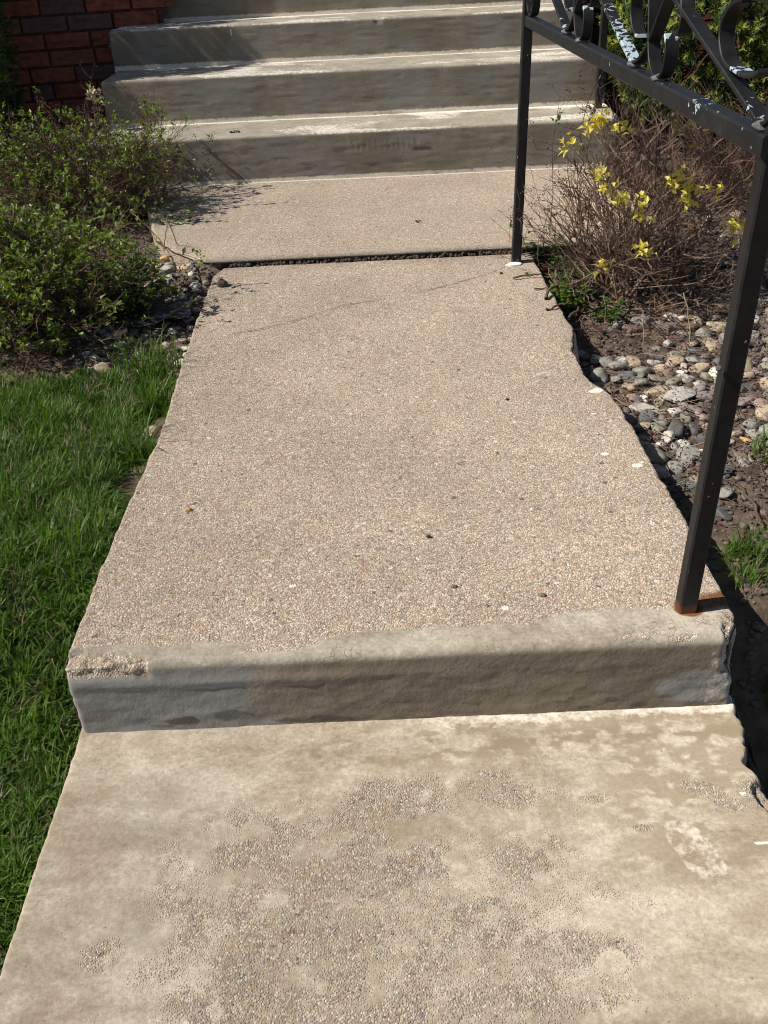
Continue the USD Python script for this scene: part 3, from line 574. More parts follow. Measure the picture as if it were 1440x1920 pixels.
# ------------------------------------------------------------------ lawn
def blade_tuft(rr, n, rad, lmin, lmax, lean, w=.0026):
    ang = rr.uniform(0, 2 * np.pi, n); rad = rad * np.sqrt(rr.random(n))
    C = np.stack([rad * np.cos(ang), rad * np.sin(ang), np.zeros(n)], 1)
    h = rr.uniform(0, 2 * np.pi, n); L = rr.uniform(lmin, lmax, n); ln = rr.uniform(.1, lean, n)
    D = np.stack([np.cos(h), np.sin(h)], 1); S = np.stack([-np.sin(h), np.cos(h), 0 * h], 1)
    Vs = []
    for t, wf in ((0, .8), (.35, 1), (.7, .75), (1.0, 0.05)):
        bend = ln * t ** 1.8
        p = C + np.column_stack([D * (L * bend)[:, None], L * t * np.sqrt(np.maximum(1 - (ln * t * .75) ** 2, .08))])
        ww = (w * wf * rr.uniform(.7, 1.25, n))[:, None]
        Vs += [p - S * ww / 2, p + S * ww / 2 ]
    V = np.stack(Vs, 1).reshape(-1, 3)
    F = np.array([[0, 1, 3], [0, 3, 2], [2, 3, 5], [2, 5, 4], [4, 5, 7], [4, 7, 6]])
    return V, (np.arange(n)[:, None, None] * 8 + F).reshape(-1, 3)
def scatter(name, protos, mats, pos, scales, rng, label, kind="stuff", parent="/World", category=None):
    pi = UsdGeom.PointInstancer.Define(stage, numbered(parent, name)); base = str(pi.GetPath())
    rel = pi.CreatePrototypesRel()
    for k, (m, mt) in enumerate(zip(protos, mats)):
        q = f"{base}/tuft_{k:03d}" if k else f"{base}/tuft"
        usdkit.mesh(stage, q, m, LOOK[mt], smooth=False); rel.AddTarget(q)
    n = len(pos); a = rng.uniform(0, 2 * np.pi, n)
    pi.CreatePositionsAttr(Vt.Vec3fArray.FromNumpy(pos.astype(np.float32)))
    pi.CreateOrientationsAttr(Vt.QuathArray([Gf.Quath(float(math.cos(x / 2)), 0, 0, float(math.sin(x / 2))) for x in a]))
    pi.CreateScalesAttr(Vt.Vec3fArray.FromNumpy(np.repeat(scales[:, None], 3, 1).astype(np.float32)))
    pi.CreateProtoIndicesAttr(Vt.IntArray.FromNumpy(rng.integers(0, len(protos), n).astype(np.int32)))
    tag(pi, label, category, kind=kind)
rg = np.random.default_rng(33)
protos = [blade_tuft(rg, 28, .019, .018, .046, 1.5) for _ in range(7)] + [blade_tuft(rg, 18, .020, .030, .065, 1.45, .0030) for _ in range(3)] + [blade_tuft(rg, 9, .02, .03, .06, 1.2, .0017) for _ in range(2)]
mats = ["grass_green"] * 10 + ["straw"] * 2
N = 24000
p = np.column_stack([rg.uniform(-1.9, -.528, N), rg.uniform(.35, 2.62, N)])
p3 = np.column_stack([p, 0 * p[:, 0]])
far_edge = 2.42 + .05 * (fbm(p3, 6, 3, 200) - .5) * 2 - .05 * sstep(-.75, -1.1, p[:, 0]) * 0
keep = p[:, 1] < far_edge
gap = .9 * ell(p3, -.56, 1.87, .06, .13, 0, 201, .5, 12) + .95 * ell(p3, -.575, 2.12, .055, .10, 0, 202, .4, 12) + .6 * sstep(.60, .72, fbm(p3, 7, 4, 203)) + .55 * sstep(1.15, .95, p[:, 1]) * sstep(-.66, -.56, p[:, 0])
keep &= rg.random(N) > gap
p = p[keep]; z = ground_z(p[:, 0], p[:, 1])
near = sstep(-.60, -.545, p[:, 0])
scatter("grass", protos, mats, np.column_stack([p, z - .004]), rg.uniform(.72, 1.25, len(p)) * (1 - .25 * near), rg, "dense green lawn grass along the left edge of the walk")
# long clumps by the bed and the sparse grass on the right
pr = np.column_stack([rg.uniform(.66, 1.3, 1500), rg.uniform(.5, 1.62, 1500)]); q3 = np.column_stack([pr, 0 * pr[:, 0]])
d_ = sstep(1.62, 1.45, pr[:, 1] + .08 * (fbm(q3, 8, 3, 210) - .5) * 2) * sstep(.45, .6, fbm(q3, 6, 4, 211) + .12)
pr = pr[rg.random(1500) < d_]
scatter("grass", protos[7:], mats[7:], np.column_stack([pr, ground_z(pr[:, 0], pr[:, 1]) - .004]), rg.uniform(.6, 1.1, len(pr)), rg, "thin short grass in the shadow right of the walk's front step")
def clump(x, y, n, l0, l1, lean, label, rad=.03, look_="grass_green", w=.0032):
    v, f = blade_tuft(rg, n, rad, l0, l1, lean, w); z = float(ground_z(np.array([x]), np.array([y]))[0])
    obj("grass_clump", (v + [x, y, z - .004], f), look_, loc=(x, y, z), label=label, category="grass clump")
clump(-.60, 2.43, 90, .07, .15, .8, "long bladed grass clump at the lawn's far corner, against the walk", .06)
clump(-.69, 2.46, 60, .05, .12, .8, "smaller long grass clump at the lawn's back edge beside white pebbles", .05)
clump(-.58, 2.235, 50, .06, .14, 1.0, "grass clump leaning over the walk's edge above the pinkish rock", .035)
clump(-.585, 1.98, 60, .06, .15, 1.1, "dark grass clump flopping onto the walk below the pinkish rock", .04)
clump(.875, 1.91, 45, .04, .09, .9, "isolated green grass clump on bare soil right of the near post", .035)
clump(.90, 1.80, 30, .03, .07, .9, "small grass clump on bare soil below the taller one", .03)
clump(.70, 1.80, 6, .04, .07, .7, "few grass blades among shaded stones beside the near post", .012)

# ------------------------------------------------------------------ shrubs
def branch(p, d, L, r, k, rr, curl=.25, grav=0.0):
    """One wavy shoot: k points from p along d."""
    t = np.linspace(0, 1, k)[:, None]; side = rr.normal(0, 1, 3); side -= d * (side @ d); wob = rr.normal(0, curl * .12, (k, 3)) * t
    return p + d * L * t + side * curl * L * .5 * t ** 2 + wob * L + np.array([0, 0, grav]) * L * t ** 2, r * (1 - .65 * t[:, 0])
def twiggy(center, rx, ry, h, n, rr, base=.12, sub=5, sub2=3, rs_=.55, rt=.36, r0=.0028, lo=.15, spread=1.0, z0=0.0, up=.0):
    K = 6; PP, RR, tips = [], [], []
    for _ in range(n):
        a = rr.uniform(0, 2 * np.pi); el = math.acos(rr.uniform(lo * .6, 1.0))
        # aim at a point on the dome of the shrub
        tgt = np.array([math.sin(el) * math.cos(a) * rx, math.sin(el) * math.sin(a) * ry, math.cos(el) * h + .02]) * rr.uniform(.7, 1.05)
        b = np.array([base * rr.normal() * .6, base * rr.normal() * .6, 0]); d = tgt - b; L = np.linalg.norm(d); d /= L
        P, r = branch(np.array(center) + b, d, L, r0 * rr.uniform(.6, 1.3), K, rr, .25, up); PP.append(P); RR.append(r)
        for _ in range(rr.poisson(sub)):
            i = rr.integers(1, K - 1); q = P[i] + (P[i + 1] - P[i]) * rr.random()
            d2 = unit(d + rr.normal(0, .65, 3) + [0, 0, .25]); L2 = L * rr.uniform(.18, .45)
            P2, r2 = branch(q, d2, L2, r0 * rs_, K, rr, .35); PP.append(P2); RR.append(r2); tips.append((P2[-1], d2, P2))
            for _ in range(rr.poisson(sub2)):
                j = rr.integers(2, K); d3 = unit(d2 + rr.normal(0, .8, 3)); P3, r3 = branch(P2[j], d3, L2 * rr.uniform(.25, .6), r0 * rt, K, rr, .4); PP.append(P3); RR.append(r3); tips.append((P3[-1], d3, P3))
    return np.array(PP), np.array(RR), tips
def sprays(tips, rr, frac, n, L, Wd, want=None, spread=.9):
    C, D = [], []
    for tip, d, P in tips:
        if want is not None and not want(tip, rr): continue
        if rr.random() > frac: continue
        for _ in range(rr.integers(n[0], n[1] + 1)):
            C.append(P[rr.integers(3, len(P))] + rr.normal(0, .003, 3)); D.append(unit(d * .6 + rr.normal(0, spread, 3) + [0, 0, .35]))
    C, D = np.array(C), np.array(D); U = np.tile([0, 0, 1.0], (len(C), 1)) + rr.normal(0, .4, (len(C), 3))
    k = rr.uniform(.6, 1.25, len(C))
    return leaves(C, D, U, L * k, Wd * k)
def shrub(name, label, center, rx, ry, h, n, seed, bark, leaf, frac, nl, Ls, Wd, want=None, heads=.6, **kw):
    rr = np.random.default_rng(seed); s = thing(name, label, "shrub", center)
    P, r, tips = twiggy(np.zeros(3), rx, ry, h, n, rr, **kw)
    # keep shoots above the ground
    P[..., 2] = np.maximum(P[..., 2], .004 + 0 * P[..., 2])
    big = r[:, 0] > np.median(r[:, 0])
    obj("stems", tubes(P, r), bark, s, kind="stuff")
    if frac: obj("leaves", sprays([t for t in tips if t[0][2] > .01], rr, frac, nl, Ls, Wd, want), leaf, s, kind="stuff")
    if heads:
        ok = [t for t in tips if t[0][2] > h * .35]; C = np.array([t[0] for t in ok]); C = np.repeat(C[rr.random(len(C)) < heads], 5, 0); C = C + rr.normal(0, .006, C.shape)
        obj("seed_heads", leaves(C, rr.normal(0, 1, C.shape) + [0, 0, .5], rr.normal(0, 1, C.shape), .008, .004), "litter", s, kind="stuff")
    return s, rr, tips

gl = lambda x, y: float(ground_z(np.array([x]), np.array([y]))[0])
# left bed: two low spireas leafing out
c1 = (-1.12, 3.99, gl(-1.12, 3.99)); c2 = (-1.06, 2.84, gl(-1.06, 2.84))
top = lambda h: (lambda t, rr: rr.random() < .25 + .9 * (t[2] / h))
shrub("spirea_shrub", "low twiggy shrub leafing out green beside the porch steps' left end", c1, .44, .42, .37, 210, 51, "twig_red", "spirea_leaf", .29, (4, 7), .020, .012, top(.33), base=.14, sub=6, sub2=3.2, lo=.0)
shrub("spirea_shrub", "low twiggy shrub leafing out green at the lawn's back edge", c2, .40, .38, .33, 180, 52, "twig_red", "spirea_leaf", .48, (4, 7), .021, .0125, top(.29), base=.14, sub=6, sub2=3.2, lo=.0)
# broad leafed weeds on the shrub's right flank
def weed(center, h, n, L, label, seed, look_="dark_leaf", lean=(0, 0)):
    rr = np.random.default_rng(seed); s = thing("leafy_weed", label, "weed", center); PP, RR, C, D = [], [], [], []
    for _ in range(n):
        d = unit(np.array([rr.normal(0, .45) + lean[0], rr.normal(0, .45) + lean[1], 1.0])); P, r = branch(rr.normal(0, .03, 3) * [1, 1, 0], d, h * rr.uniform(.55, 1.05), .0013, 6, rr, .3); PP.append(P); RR.append(r)
        for k in range(1, 6):
            for sgn in (0, 1, 2):
                a = rr.uniform(0, 6.28); C.append(P[k]); D.append(unit(np.array([math.cos(a), math.sin(a), .25])))
    C, D = np.array(C), np.array(D); kk = rr.uniform(.5, 1.2, len(C))
    obj("stem", tubes(np.array(PP), np.array(RR)), "twig_dark", s); obj("leaves", leaves(C, D, np.tile([0, 0, 1.0], (len(C), 1)) + rr.normal(0, .25, (len(C), 3)), L * kk, L * .5 * kk), look_, s)
weed((-.80, 2.92, gl(-.8, 2.92)), .22, 22, .038, "broad leafed green weed on the front left shrub's right flank", 61, "dark_leaf", (.35, 0))
weed((-.86, 3.10, gl(-.86, 3.1)), .27, 5, .036, "tall bright leafed weed sprout between the two left shrubs", 62, "spirea_leaf", (.2, 0))
weed((-.80, 3.72, gl(-.8, 3.72)), .16, 9, .026, "green leafy sprout low against the landing's left edge", 63, "dark_leaf", (.5, -.1))
weed((-1.00, 3.36, gl(-1., 3.36)), .25, 4, .032, "small bright green sprout in the dark gap between the left shrubs", 64, "spirea_leaf")
weed((.60, 2.98, gl(.60, 2.98)), .15, 16, .028, "green weed at the foot of the brown shrub beside the walk", 65, "dark_leaf", (-.1, -.2))
weed((.60, 3.22, gl(.6, 3.22)), .22, 7, .028, "taller green weed behind the far post at the landing's edge", 66, "dark_leaf", (-.2, -.1))
weed((.58, 2.86, gl(.58, 2.86)), .10, 14, .028, "green weed spilling onto the walk's edge below the far post", 68, "spirea_leaf", (-.2, -.3))
weed((.70, 2.79, gl(.7, 2.79)), .09, 7, .028, "low green weed under the brown shrub above the stones", 67, "dark_leaf", (.1, -.2))
# right bed: bare brown twigs with yellow new leaves
c3 = (.83, 3.04, gl(.83, 3.04))
s3, rr, tips = shrub("bare_shrub", "bare brown twiggy shrub with yellow leaf clusters behind the handrail", c3, .42, .40, .50, 205, 53, "twig_pale", "dark_leaf", 0, None, 0, 0, base=.17, sub=4.5, sub2=1.0, lo=.0, r0=.0031, rs_=.62, rt=.42)
CL = [(.569, 2.9, .417), (.628, 2.9, .458), (.64, 2.92, .47), (.664, 2.9, .480), (.72, 2.9, .461), (.669, 2.9, .33), (.68, 2.88, .29), (.722, 2.9, .263), (.74, 2.9, .255), (.935, 2.9, .271), (.905, 2.92, .295), (.891, 2.9, .304), (.804, 2.9, .234), (.80, 2.9, .20), (1.104, 2.9, .153), (.819, 2.9, .09), (.699, 2.9, .057), (1.03, 2.95, .255), (.93, 2.88, .24)]
for i, q in enumerate(CL):
    q = np.array(q); q = CAM_POS + (q - CAM_POS) * ((2.82 if q[2] > .38 else 2.72) / q[1]) - c3; n = [9, 8, 9, 8, 10, 9, 7, 8, 7, 11, 8, 7, 8, 5, 10, 7, 7, 5, 9][i] * 2
    d0 = unit(np.array([q[0] * .6, q[1] * .6, .6])); D = unit(d0 * .5 + rr.normal(0, .75, (n, 3))); C = q - d0 * .012 + rr.normal(0, .011, (n, 3))
    big = 1.25 if i in (9, 14, 15) else 1.0
    obj("leaf_cluster", leaves(C, D, np.tile([0, 0, 1.0], (n, 1)) + rr.normal(0, .5, (n, 3)), .0245 * big * rr.uniform(.6, 1.2, n), .0145 * big), "yellow_leaf", s3, label="cluster of bright yellow young leaves")
c4 = (1.42, 3.86, gl(1.42, 3.86))
shrub("bare_shrub", "bare brown twiggy shrub at the foot of the evergreen, behind the handrail", c4, .42, .40, .36, 170, 54, "twig_red", "spirea_leaf", .06, (2, 4), .016, .008, None, base=.16, sub=5, sub2=2.2, lo=.0)
c5 = (1.0, 3.95, gl(1.0, 3.95))
shrub("bare_shrub", "short bare brown shrub against the porch steps' right end", c5, .20, .22, .34, 60, 55, "twig_bark", "spirea_leaf", .08, (2, 4), .016, .008, None, base=.08, sub=4, sub2=2, lo=.2)
# tall dried stems with seed heads in front of the right steps
for (x, y, h, nm) in ((.50, 3.30, .42, "thin dry stem with brown seed heads beside the far post"), (.60, 3.30, .52, "tall dry stem with dark seed heads in front of the steps"), (.68, 3.32, .56, "tallest dry stem, dark leafed, under the handrail's bottom rail")):
    rr2 = np.random.default_rng(int(h * 1000)); z = gl(x, y) ; s = thing("dry_stem", nm, "dry stem", (x, y, z))
    P, r = branch(np.zeros(3), unit(np.array([rr2.normal(0, .08), -.05, 1])), h, .0016, 8, rr2, .15); PP, RR, H = [P], [r], []
    for k in range(9):
        j = rr2.integers(4, 8); Q, q = branch(P[j], unit(rr2.normal(0, .7, 3) + [0, 0, .9]), h * rr2.uniform(.08, .2), .0009, 8, rr2, .3); PP.append(Q); RR.append(q); H.append(Q[-1])
    obj("stem", tubes(np.array(PP), np.array(RR)), "twig_dark", s)
    C = np.repeat(np.array(H), 7, 0) + rr2.normal(0, .006, (len(H) * 7, 3)); D = unit(rr2.normal(0, 1, C.shape))
    obj("seed_heads", leaves(C, D, rr2.normal(0, 1, C.shape), .007, .005), "litter", s)
    if h > .5:
        n = 9; C = P[6] + rr2.normal(0, .010, (n, 3)); obj("leaf_cluster", leaves(C, unit(rr2.normal(0, 1, (n, 3)) + [0, 0, .2]), np.tile([0, 0, 1.0], (n, 1)), .028, .012), "dark_leaf", s)

def evergreen(name, label, blobs, n, seed, tip_frac, zmin=.1, nl=.022, nw=.0042, tiplook="yew_tip"):
    rr = np.random.default_rng(seed); c0 = np.array(blobs[0][0]) * [1, 1, 0]
    s = thing(name, label, "shrub", c0)
    C, D = [], []
    w = np.array([b[1][0] * b[1][1] + b[1][0] * b[1][2] + .004 for b in blobs]); w = w / w.sum()
    while len(C) < n:
        b = blobs[rr.choice(len(blobs), p=w)]; u = unit(rr.normal(0, 1, 3)); c = np.array(b[0]); rad = np.array(b[1])
        lump = .80 + .42 * float(noise((u * 2.6 + c)[None], 1.6, seed)[0]); k = rr.uniform(.72, 1.0) ** .6
        q = c + u * rad * lump * k
        if q[2] < zmin: continue
        if any(np.linalg.norm((q - np.array(o[0])) / np.array(o[1])) < .66 for o in blobs): continue
        C.append(q); D.append(unit(u / rad * rad.min() + [0, 0, .45] + rr.normal(0, .25, 3)))
    C, D = np.array(C), np.array(D)
    def needles(C, D, m, L, reach, spread):
        a = rr.uniform(0, 2 * np.pi, (len(C), m)); t = rr.uniform(0, 1, (len(C), m))
        A = unit(np.cross(D, rr.normal(0, 1, D.shape))); B = np.cross(D, A)
        dirs = D[:, None] * (.35 + .5 * t[..., None]) + spread * (np.cos(a)[..., None] * A[:, None] + np.sin(a)[..., None] * B[:, None])
        base = C[:, None] + D[:, None] * reach * t[..., None]
        d = dirs.reshape(-1, 3); return leaves(base.reshape(-1, 3), d, np.repeat(D, m, 0) + .01, L * rr.uniform(.7, 1.15, len(d)), nw, .1, .05)
    obj("foliage", needles(C, D, 17, nl, .045, .85), "yew_needle", s, loc=c0, kind="stuff")
    k = rr.random(len(C)) < tip_frac
    obj("new_growth", needles(C[k] + D[k] * .040, D[k], 11, nl * .75, .016, .75), tiplook, s, loc=c0, kind="stuff")
    # limbs inside the crown
    n2 = 60; tg = C[rr.integers(0, len(C), n2)]; b0 = c0 + rr.normal(0, .05, (n2, 3)) * [1, 1, 0]; t = np.linspace(0, 1, 6)[None, :, None]
    P = b0[:, None] + (tg - b0)[:, None] * t + np.array([0, 0, .10]) * np.sin(t * np.pi)
    obj("stems", tubes(P, np.linspace(.009, .002, 6)[None].repeat(n2, 0), 5), "twig_dark", s, loc=c0)
    return s
evergreen("yew_shrub", "dense evergreen yew with yellow green tips right of the porch steps", [((1.78, 4.72, .45), (.62, .62, .48)), ((1.45, 4.50, .50), (.34, .42, .40)), ((2.25, 4.55, .38), (.55, .6, .42)), ((1.95, 4.30, .28), (.45, .36, .28)), ((1.50, 4.95, .70), (.40, .4, .4))], 5600, 71, .72, .12, .036, .0075)
evergreen("evergreen_shrub", "narrow dark evergreen against the brick wall at the picture's left edge", [((-1.79, 4.66, .55), (.20, .22, .60)), ((-1.86, 4.62, .25), (.24, .24, .30)), *[((-1.74 - .05 * (k % 4), 4.60 + .07 * k, .95 + .09 * (k % 3)), (.040 + .012 * (k % 2), .05, .50 + .06 * (k % 3))) for k in range(8)]], 4200, 72, .04, .0, .034, .0065)

# ------------------------------------------------------------------ stones
def stone_mesh(rr, a, b, c, angular=False):
    m = trimesh.creation.icosphere(2, 1.0); V = m.vertices.copy()
    pw = rr.uniform(.75, .95); V = np.sign(V) * np.abs(V) ** pw
    o = rr.uniform(0, 50, 3)
    V *= (1 + (.6 if angular else .5) * (noise(V * 1.1 + o, 1, 3) - .5) + (.28 if angular else .12) * (noise(V * 3 + o, 1, 4) - .5))[:, None]
    if angular or rr.random() < .9: 
        for _ in range(7 if angular else 4):
            n = unit(rr.normal(0, 1, 3)); h = rr.uniform(.55, .8) + (0 if angular else .07); dd = V @ n; V -= np.clip(dd - h, 0, None)[:, None] * n
    V *= [a, b, c]
    g = rr.uniform(0, np.pi); tl = rr.normal(0, .16, 2)
    Rz = trimesh.transformations.euler_matrix(tl[0], tl[1], g)[:3, :3]
    return V @ Rz.T, m.faces
rs = np.random.default_rng(77)
placed = []   # (x, y, r)
def free(x, y, r, k=.80): return all((x - a) ** 2 + (y - b) ** 2 > (k * (r + c)) ** 2 for a, b, c in placed)
def put_stone(x, y, r, colour, label, group=None, asp=None, angular=False, name="river_stone", z=None, flat=None, category="stone"):
    asp = rs.uniform(.62, .95) if asp is None else max(asp, .45); fl = rs.uniform(.30, .52) if flat is None else flat
    v, f = stone_mesh(rs, r * 1.05, r * asp * 1.05, r * min(asp, .9) * fl * 1.5, angular)
    gz_ = gl(x, y) if z is None else z
    lift = -v[:, 2].min() * rs.uniform(.25, .6)
    path = obj(name, (v + [x, y, gz_ + lift], f), "stone_" + colour.replace(" ", "_"), smooth=35 if angular else True, loc=(x, y, gz_), label=label, category=category, group=group)
    placed.append((x, y, r * (1 + asp) / 2)); told.append((path, x, y, r, asp, fl, colour, label, group))
told = []
BIG = [(.765, 2.220, .042, .72, "speckled pale grey", "largest pale rough concrete chunk lying among the river stones", True), (.658, 2.180, .040, .62, "speckled pale grey", "tan rough concrete chunk beside the walk's broken edge", True),
       (.727, 2.134, .019, .93, "white", "bright white rounded stone just below the large concrete chunk", False), (.834, 2.222, .038, .45, "mauve", "long mauve flat stone touching the near post's left side", False),
       (.705, 2.051, .033, .62, "dark grey", "long slate grey stone beside the white wedge shaped one", False), (.666, 2.058, .020, .9, "olive grey", "olive grey flat stone half in the walk's shadow", False), (.675, 2.010, .022, .6, "white", "white wedge shaped stone at the edge of the walk's shadow", False),
       (.656, 2.436, .027, .78, "grey", "smooth grey rounded stone nearest the broken slab edge", False), (.610, 2.291, .019, .85, "brown", "round brown stone wedged against the walk's corner", False), (.648, 2.255, .015, .9, "orange tan", "small tan egg shaped stone beside the brown round one", False), (.676, 2.235, .020, .5, "white", "small white flat stone left of the large concrete chunk", False),
       (.735, 2.333, .031, .45, "olive grey", "olive flat stone behind the small white one", False), (.683, 2.313, .022, .8, "grey", "grey blue round stone behind the tan egg shaped one", False), (.810, 2.332, .030, .65, "speckled pale grey", "mottled grey green stone behind the large concrete chunk", False),
       (.728, 1.760, .021, .95, "grey", "rounded grey stone on bare soil right of the near post", False), (.706, 1.682, .020, .88, "dark grey", "dark round stone on bare soil below the rounded grey one", False), (.861, 1.987, .021, .75, "orange tan", "orange tan angular stone at the gravel's edge by the grass clump", True),
       (.903, 2.085, .037, .5, "grey", "long grey slab stone at the gravel's right front edge", False), (.846, 2.035, .024, .56, "tan", "pale tan flat stone right of the near post", False), (.706, 1.935, .029, .74, "grey", "large grey wedge stone left of the near post", True), (.643, 1.812, .018, 1, "dark grey", "dark round stone in the walk's shadow left of the post", False), (.673, 1.797, .015, .9, "dark grey", "second dark stone in the walk's shadow touching the post", False),
       (.742, 1.957, .012, .8, "white", "small white stone touching the near post", False), (.815, 1.882, .027, .45, "grey", "flat pale stone lying alone on bare soil", False), (.772, 2.514, .027, .5, "dark grey", "flat dark grey stone at the gravel's back edge", False), (.823, 2.553, .020, .8, "speckled pale grey", "cream wedge shaped stone behind the dark flat one", True), (.886, 2.504, .028, .5, "dark grey", "blackish flat stone at the gravel's back edge by the post", False),
       (1.011, 2.356, .027, .56, "mauve", "purple grey flat stone far right of the near post", False), (.949, 2.257, .022, .73, "dark grey", "dark grey round stone right of the near post", False), (.955, 2.164, .028, .65, "pink", "pinkish tan stone right of the near post", False), (.754, 2.060, .025, .6, "dark grey", "slate stone next to the long slate grey one", False), (.760, 2.005, .021, .8, "dark grey", "rounded slate stone left of the near post", False), (.779, 2.150, .024, .6, "mauve", "mauve grey split stone beside the bright white one", False), (.692, 2.12, .018, .9, "brown", "reddish brown broken stone below the tan concrete chunk", True),
       (-.754, 3.401, .019, .8, "orange tan", "orange pebble left of the gap between the walk and landing", False), (-.575, 2.127, .028, .7, "pink", "pinkish flat rock in the grass at the walk's left edge", True), (-.735, 3.30, .030, .8, "speckled pale grey", "largest whitish rock among the left bed's pebbles", True), (-.505, 3.178, .013, .8, "white", "white pebble lying in the gap at the walk's far corner", False), (-.74, 3.55, .028, .5, "tan", "flat tan rock in the shade by the landing's left edge", True)]
for x, y, r, asp, col, lab, ang in BIG: put_stone(x, y, r, col, lab, asp=asp, angular=ang)
cols_r = ["grey"] * 8 + ["olive grey"] * 6 + ["dark grey"] * 4 + ["tan"] * 8 + ["white"] * 3 + ["mauve"] * 1 + ["brown"] * 6 + ["speckled pale grey"] * 2 + ["pink"]
cols_l = ["white"] * 5 + ["speckled pale grey"] * 4 + ["tan"] * 3 + ["grey"] * 3 + ["brown"] * 2 + ["orange tan", "dark grey"]
def region_r(x, y): return x > .535 + .05 * (y < 2.2) and y > 1.78 + .35 * (x - .6) and y < 2.78 and (y < 2.62 or x > .7)
count = 0
for r_lo, r_hi, tries in ((.023, .032, 260), (.015, .023, 1500), (.009, .015, 6000)):
    for _ in range(tries):
        x, y = rs.uniform(.56, 1.22), rs.uniform(1.78, 2.85); r = rs.uniform(r_lo, r_hi)
        if count >= 225 or not region_r(x, y) or not free(x, y, r) or fbm(np.array([[x, y, 0]]), 5, 2, 9)[0] < .28: continue
        col = cols_r[rs.integers(len(cols_r))]; put_stone(x, y, r, col, f"{'small ' if r < .016 else ''}{col} river stone in the gravel right of the walk", f"{'small ' if r < .016 else ''}{col} river stones in the right gravel bed"); count += 1
for r_lo, r_hi, tries, most in ((.018, .026, 500, 22), (.012, .019, 2600, 90)):
    c_ = 0
    for _ in range(tries):
        y = rs.uniform(2.40, 3.62); x = rs.uniform(-.86, -.555); r = rs.uniform(r_lo, r_hi)
        if y > 3.2 and x > -.585 - .95 * (y - 3.2): continue
        if c_ >= most or not free(x, y, r): continue
        col = cols_l[rs.integers(len(cols_l))]; put_stone(x, y, r, col, f"{'small ' if r < .016 else ''}{col} pebble in the left bed beside the walk", f"{'small ' if r < .016 else ''}{col} pebbles in the left bed", name="pebble", category="pebble"); c_ += 1
# stones seen through the bare shrub, farther right
c_ = 0
for _ in range(500):
    x, y = rs.uniform(1.12, 1.7), rs.uniform(2.75, 3.7); r = rs.uniform(.018, .034)
    if c_ < 45 and free(x, y, r):
        col = cols_r[rs.integers(len(cols_r))]; put_stone(x, y, r, col, f"{col} river stone behind the near post, seen through the bare shrub", f"{col} river stones behind the bare shrub"); c_ += 1
# tell each loose stone apart: size, shape, colour, where it lies, what it touches
def tell():
    seen, XY = {}, np.array([(t[1], t[2]) for t in told])
    for i, (path, x, y, r, asp, fl, col, lab, grp) in enumerate(told):
        if grp is None: seen[lab] = 1; continue
        kind = "pebble" if "pebble" in path else "stone"
        size = "tiny" if r < .0115 else "small" if r < .016 else "mid sized" if r < .022 else "large"
        shape = "long " if asp < .70 else "flat " if fl < .36 else "chunky " if fl > .47 else ""
        dd = np.hypot(*(XY - [x, y]).T); near = np.argsort(dd)[1:6]
        lm = min(((np.hypot(a - x, b - y), w) for a, b, w in MARKS))
        if lm[0] < .10: zone = lm[1]
        elif "pebble" in path: zone = "left of the joint" if y > 3.1 else "by the torn black fabric" if y > 2.65 else "by the lawn's far corner"
        elif y > 2.85 or x > 1.25: zone = "behind the bare shrub"
        elif y > 2.55: zone = "at the gravel's back edge"
        elif x < .66: zone = "along the walk's broken edge"
        elif x > .93: zone = "right of the near post"
        else: zone = "in the right gravel"
        base = f"{size} {shape}{col} {kind} {zone}"
        cands = [base] + [f"{base}, next to a {told[j][6]} one" for j in near[:2]] + [f"{base}, between {told[j][6]} and {told[k][6]} ones" for j in near[:4] for k in near[:4] if j < k]
        fit = [q for q in cands if len(q.split()) <= 16]
        best = next((q for q in fit[1:] if q not in seen), fit[-1])
        seen[best] = 1
        stage.GetPrimAtPath(path).SetCustomDataByKey("label", best)
MARKS = [(.765, 2.22, "beside the largest concrete chunk"), (.658, 2.18, "beside the tan concrete chunk"), (.727, 2.134, "beside the bright white stone"), (.834, 2.222, "beside the long mauve stone"), (.683, 2.05, "beside the slate stones"), (.706, 1.935, "by the grey wedge stone"), (.656, 2.436, "beside the smooth grey edge stone"),
         (.735, 2.333, "beside the long olive stone"), (.903, 2.085, "beside the long grey slab"), (.861, 1.987, "near the orange tan angular stone"), (.66, 1.80, "in shadow by the post"), (1.011, 2.356, "near the purple grey flat stone"), (.823, 2.553, "near the cream wedge stone"), (-.754, 3.401, "near the orange pebble"), (-.735, 3.30, "near the largest whitish rock"), (-.505, 3.178, "at the walk's far corner")]
tell()
# grit between the stones
n = 4600; gx = np.concatenate([rs.uniform(.55, 1.5, n), rs.uniform(-.9, -.55, 1100)]); gy = np.concatenate([rs.uniform(1.25, 3.4, n), rs.uniform(2.35, 3.6, 1100)])
ok = ~((gy > 3.19) & (gx > -.56) & (gx < .9)); gx, gy = gx[ok], gy[ok]
proto = [stone_mesh(rs, 1, rs.uniform(.7, 1), rs.uniform(.5, .8)) for _ in range(5)]
lite = trimesh.creation.icosphere(1, 1.0)
parts = []
for x, y in zip(gx, gy):
    v = lite.vertices * (1 + .3 * (noise(lite.vertices * 2 + [x * 9, y * 9, 0], 1, 2) - .5))[:, None] * (rs.uniform(.0025, .007) if rs.random() < .7 else rs.uniform(.006, .0115)) * [1, rs.uniform(.6, 1), .7]; parts.append((v + [x, y, gl(x, y) + .001], lite.faces))
simple("grit", (.15, .125, .095), (.42, .37, .29), scale=90, rough=.8, island=.6)
obj("gravel", join(parts), "grit", smooth=True, kind="stuff", label="fine gravel grit between the stones of the garden beds")

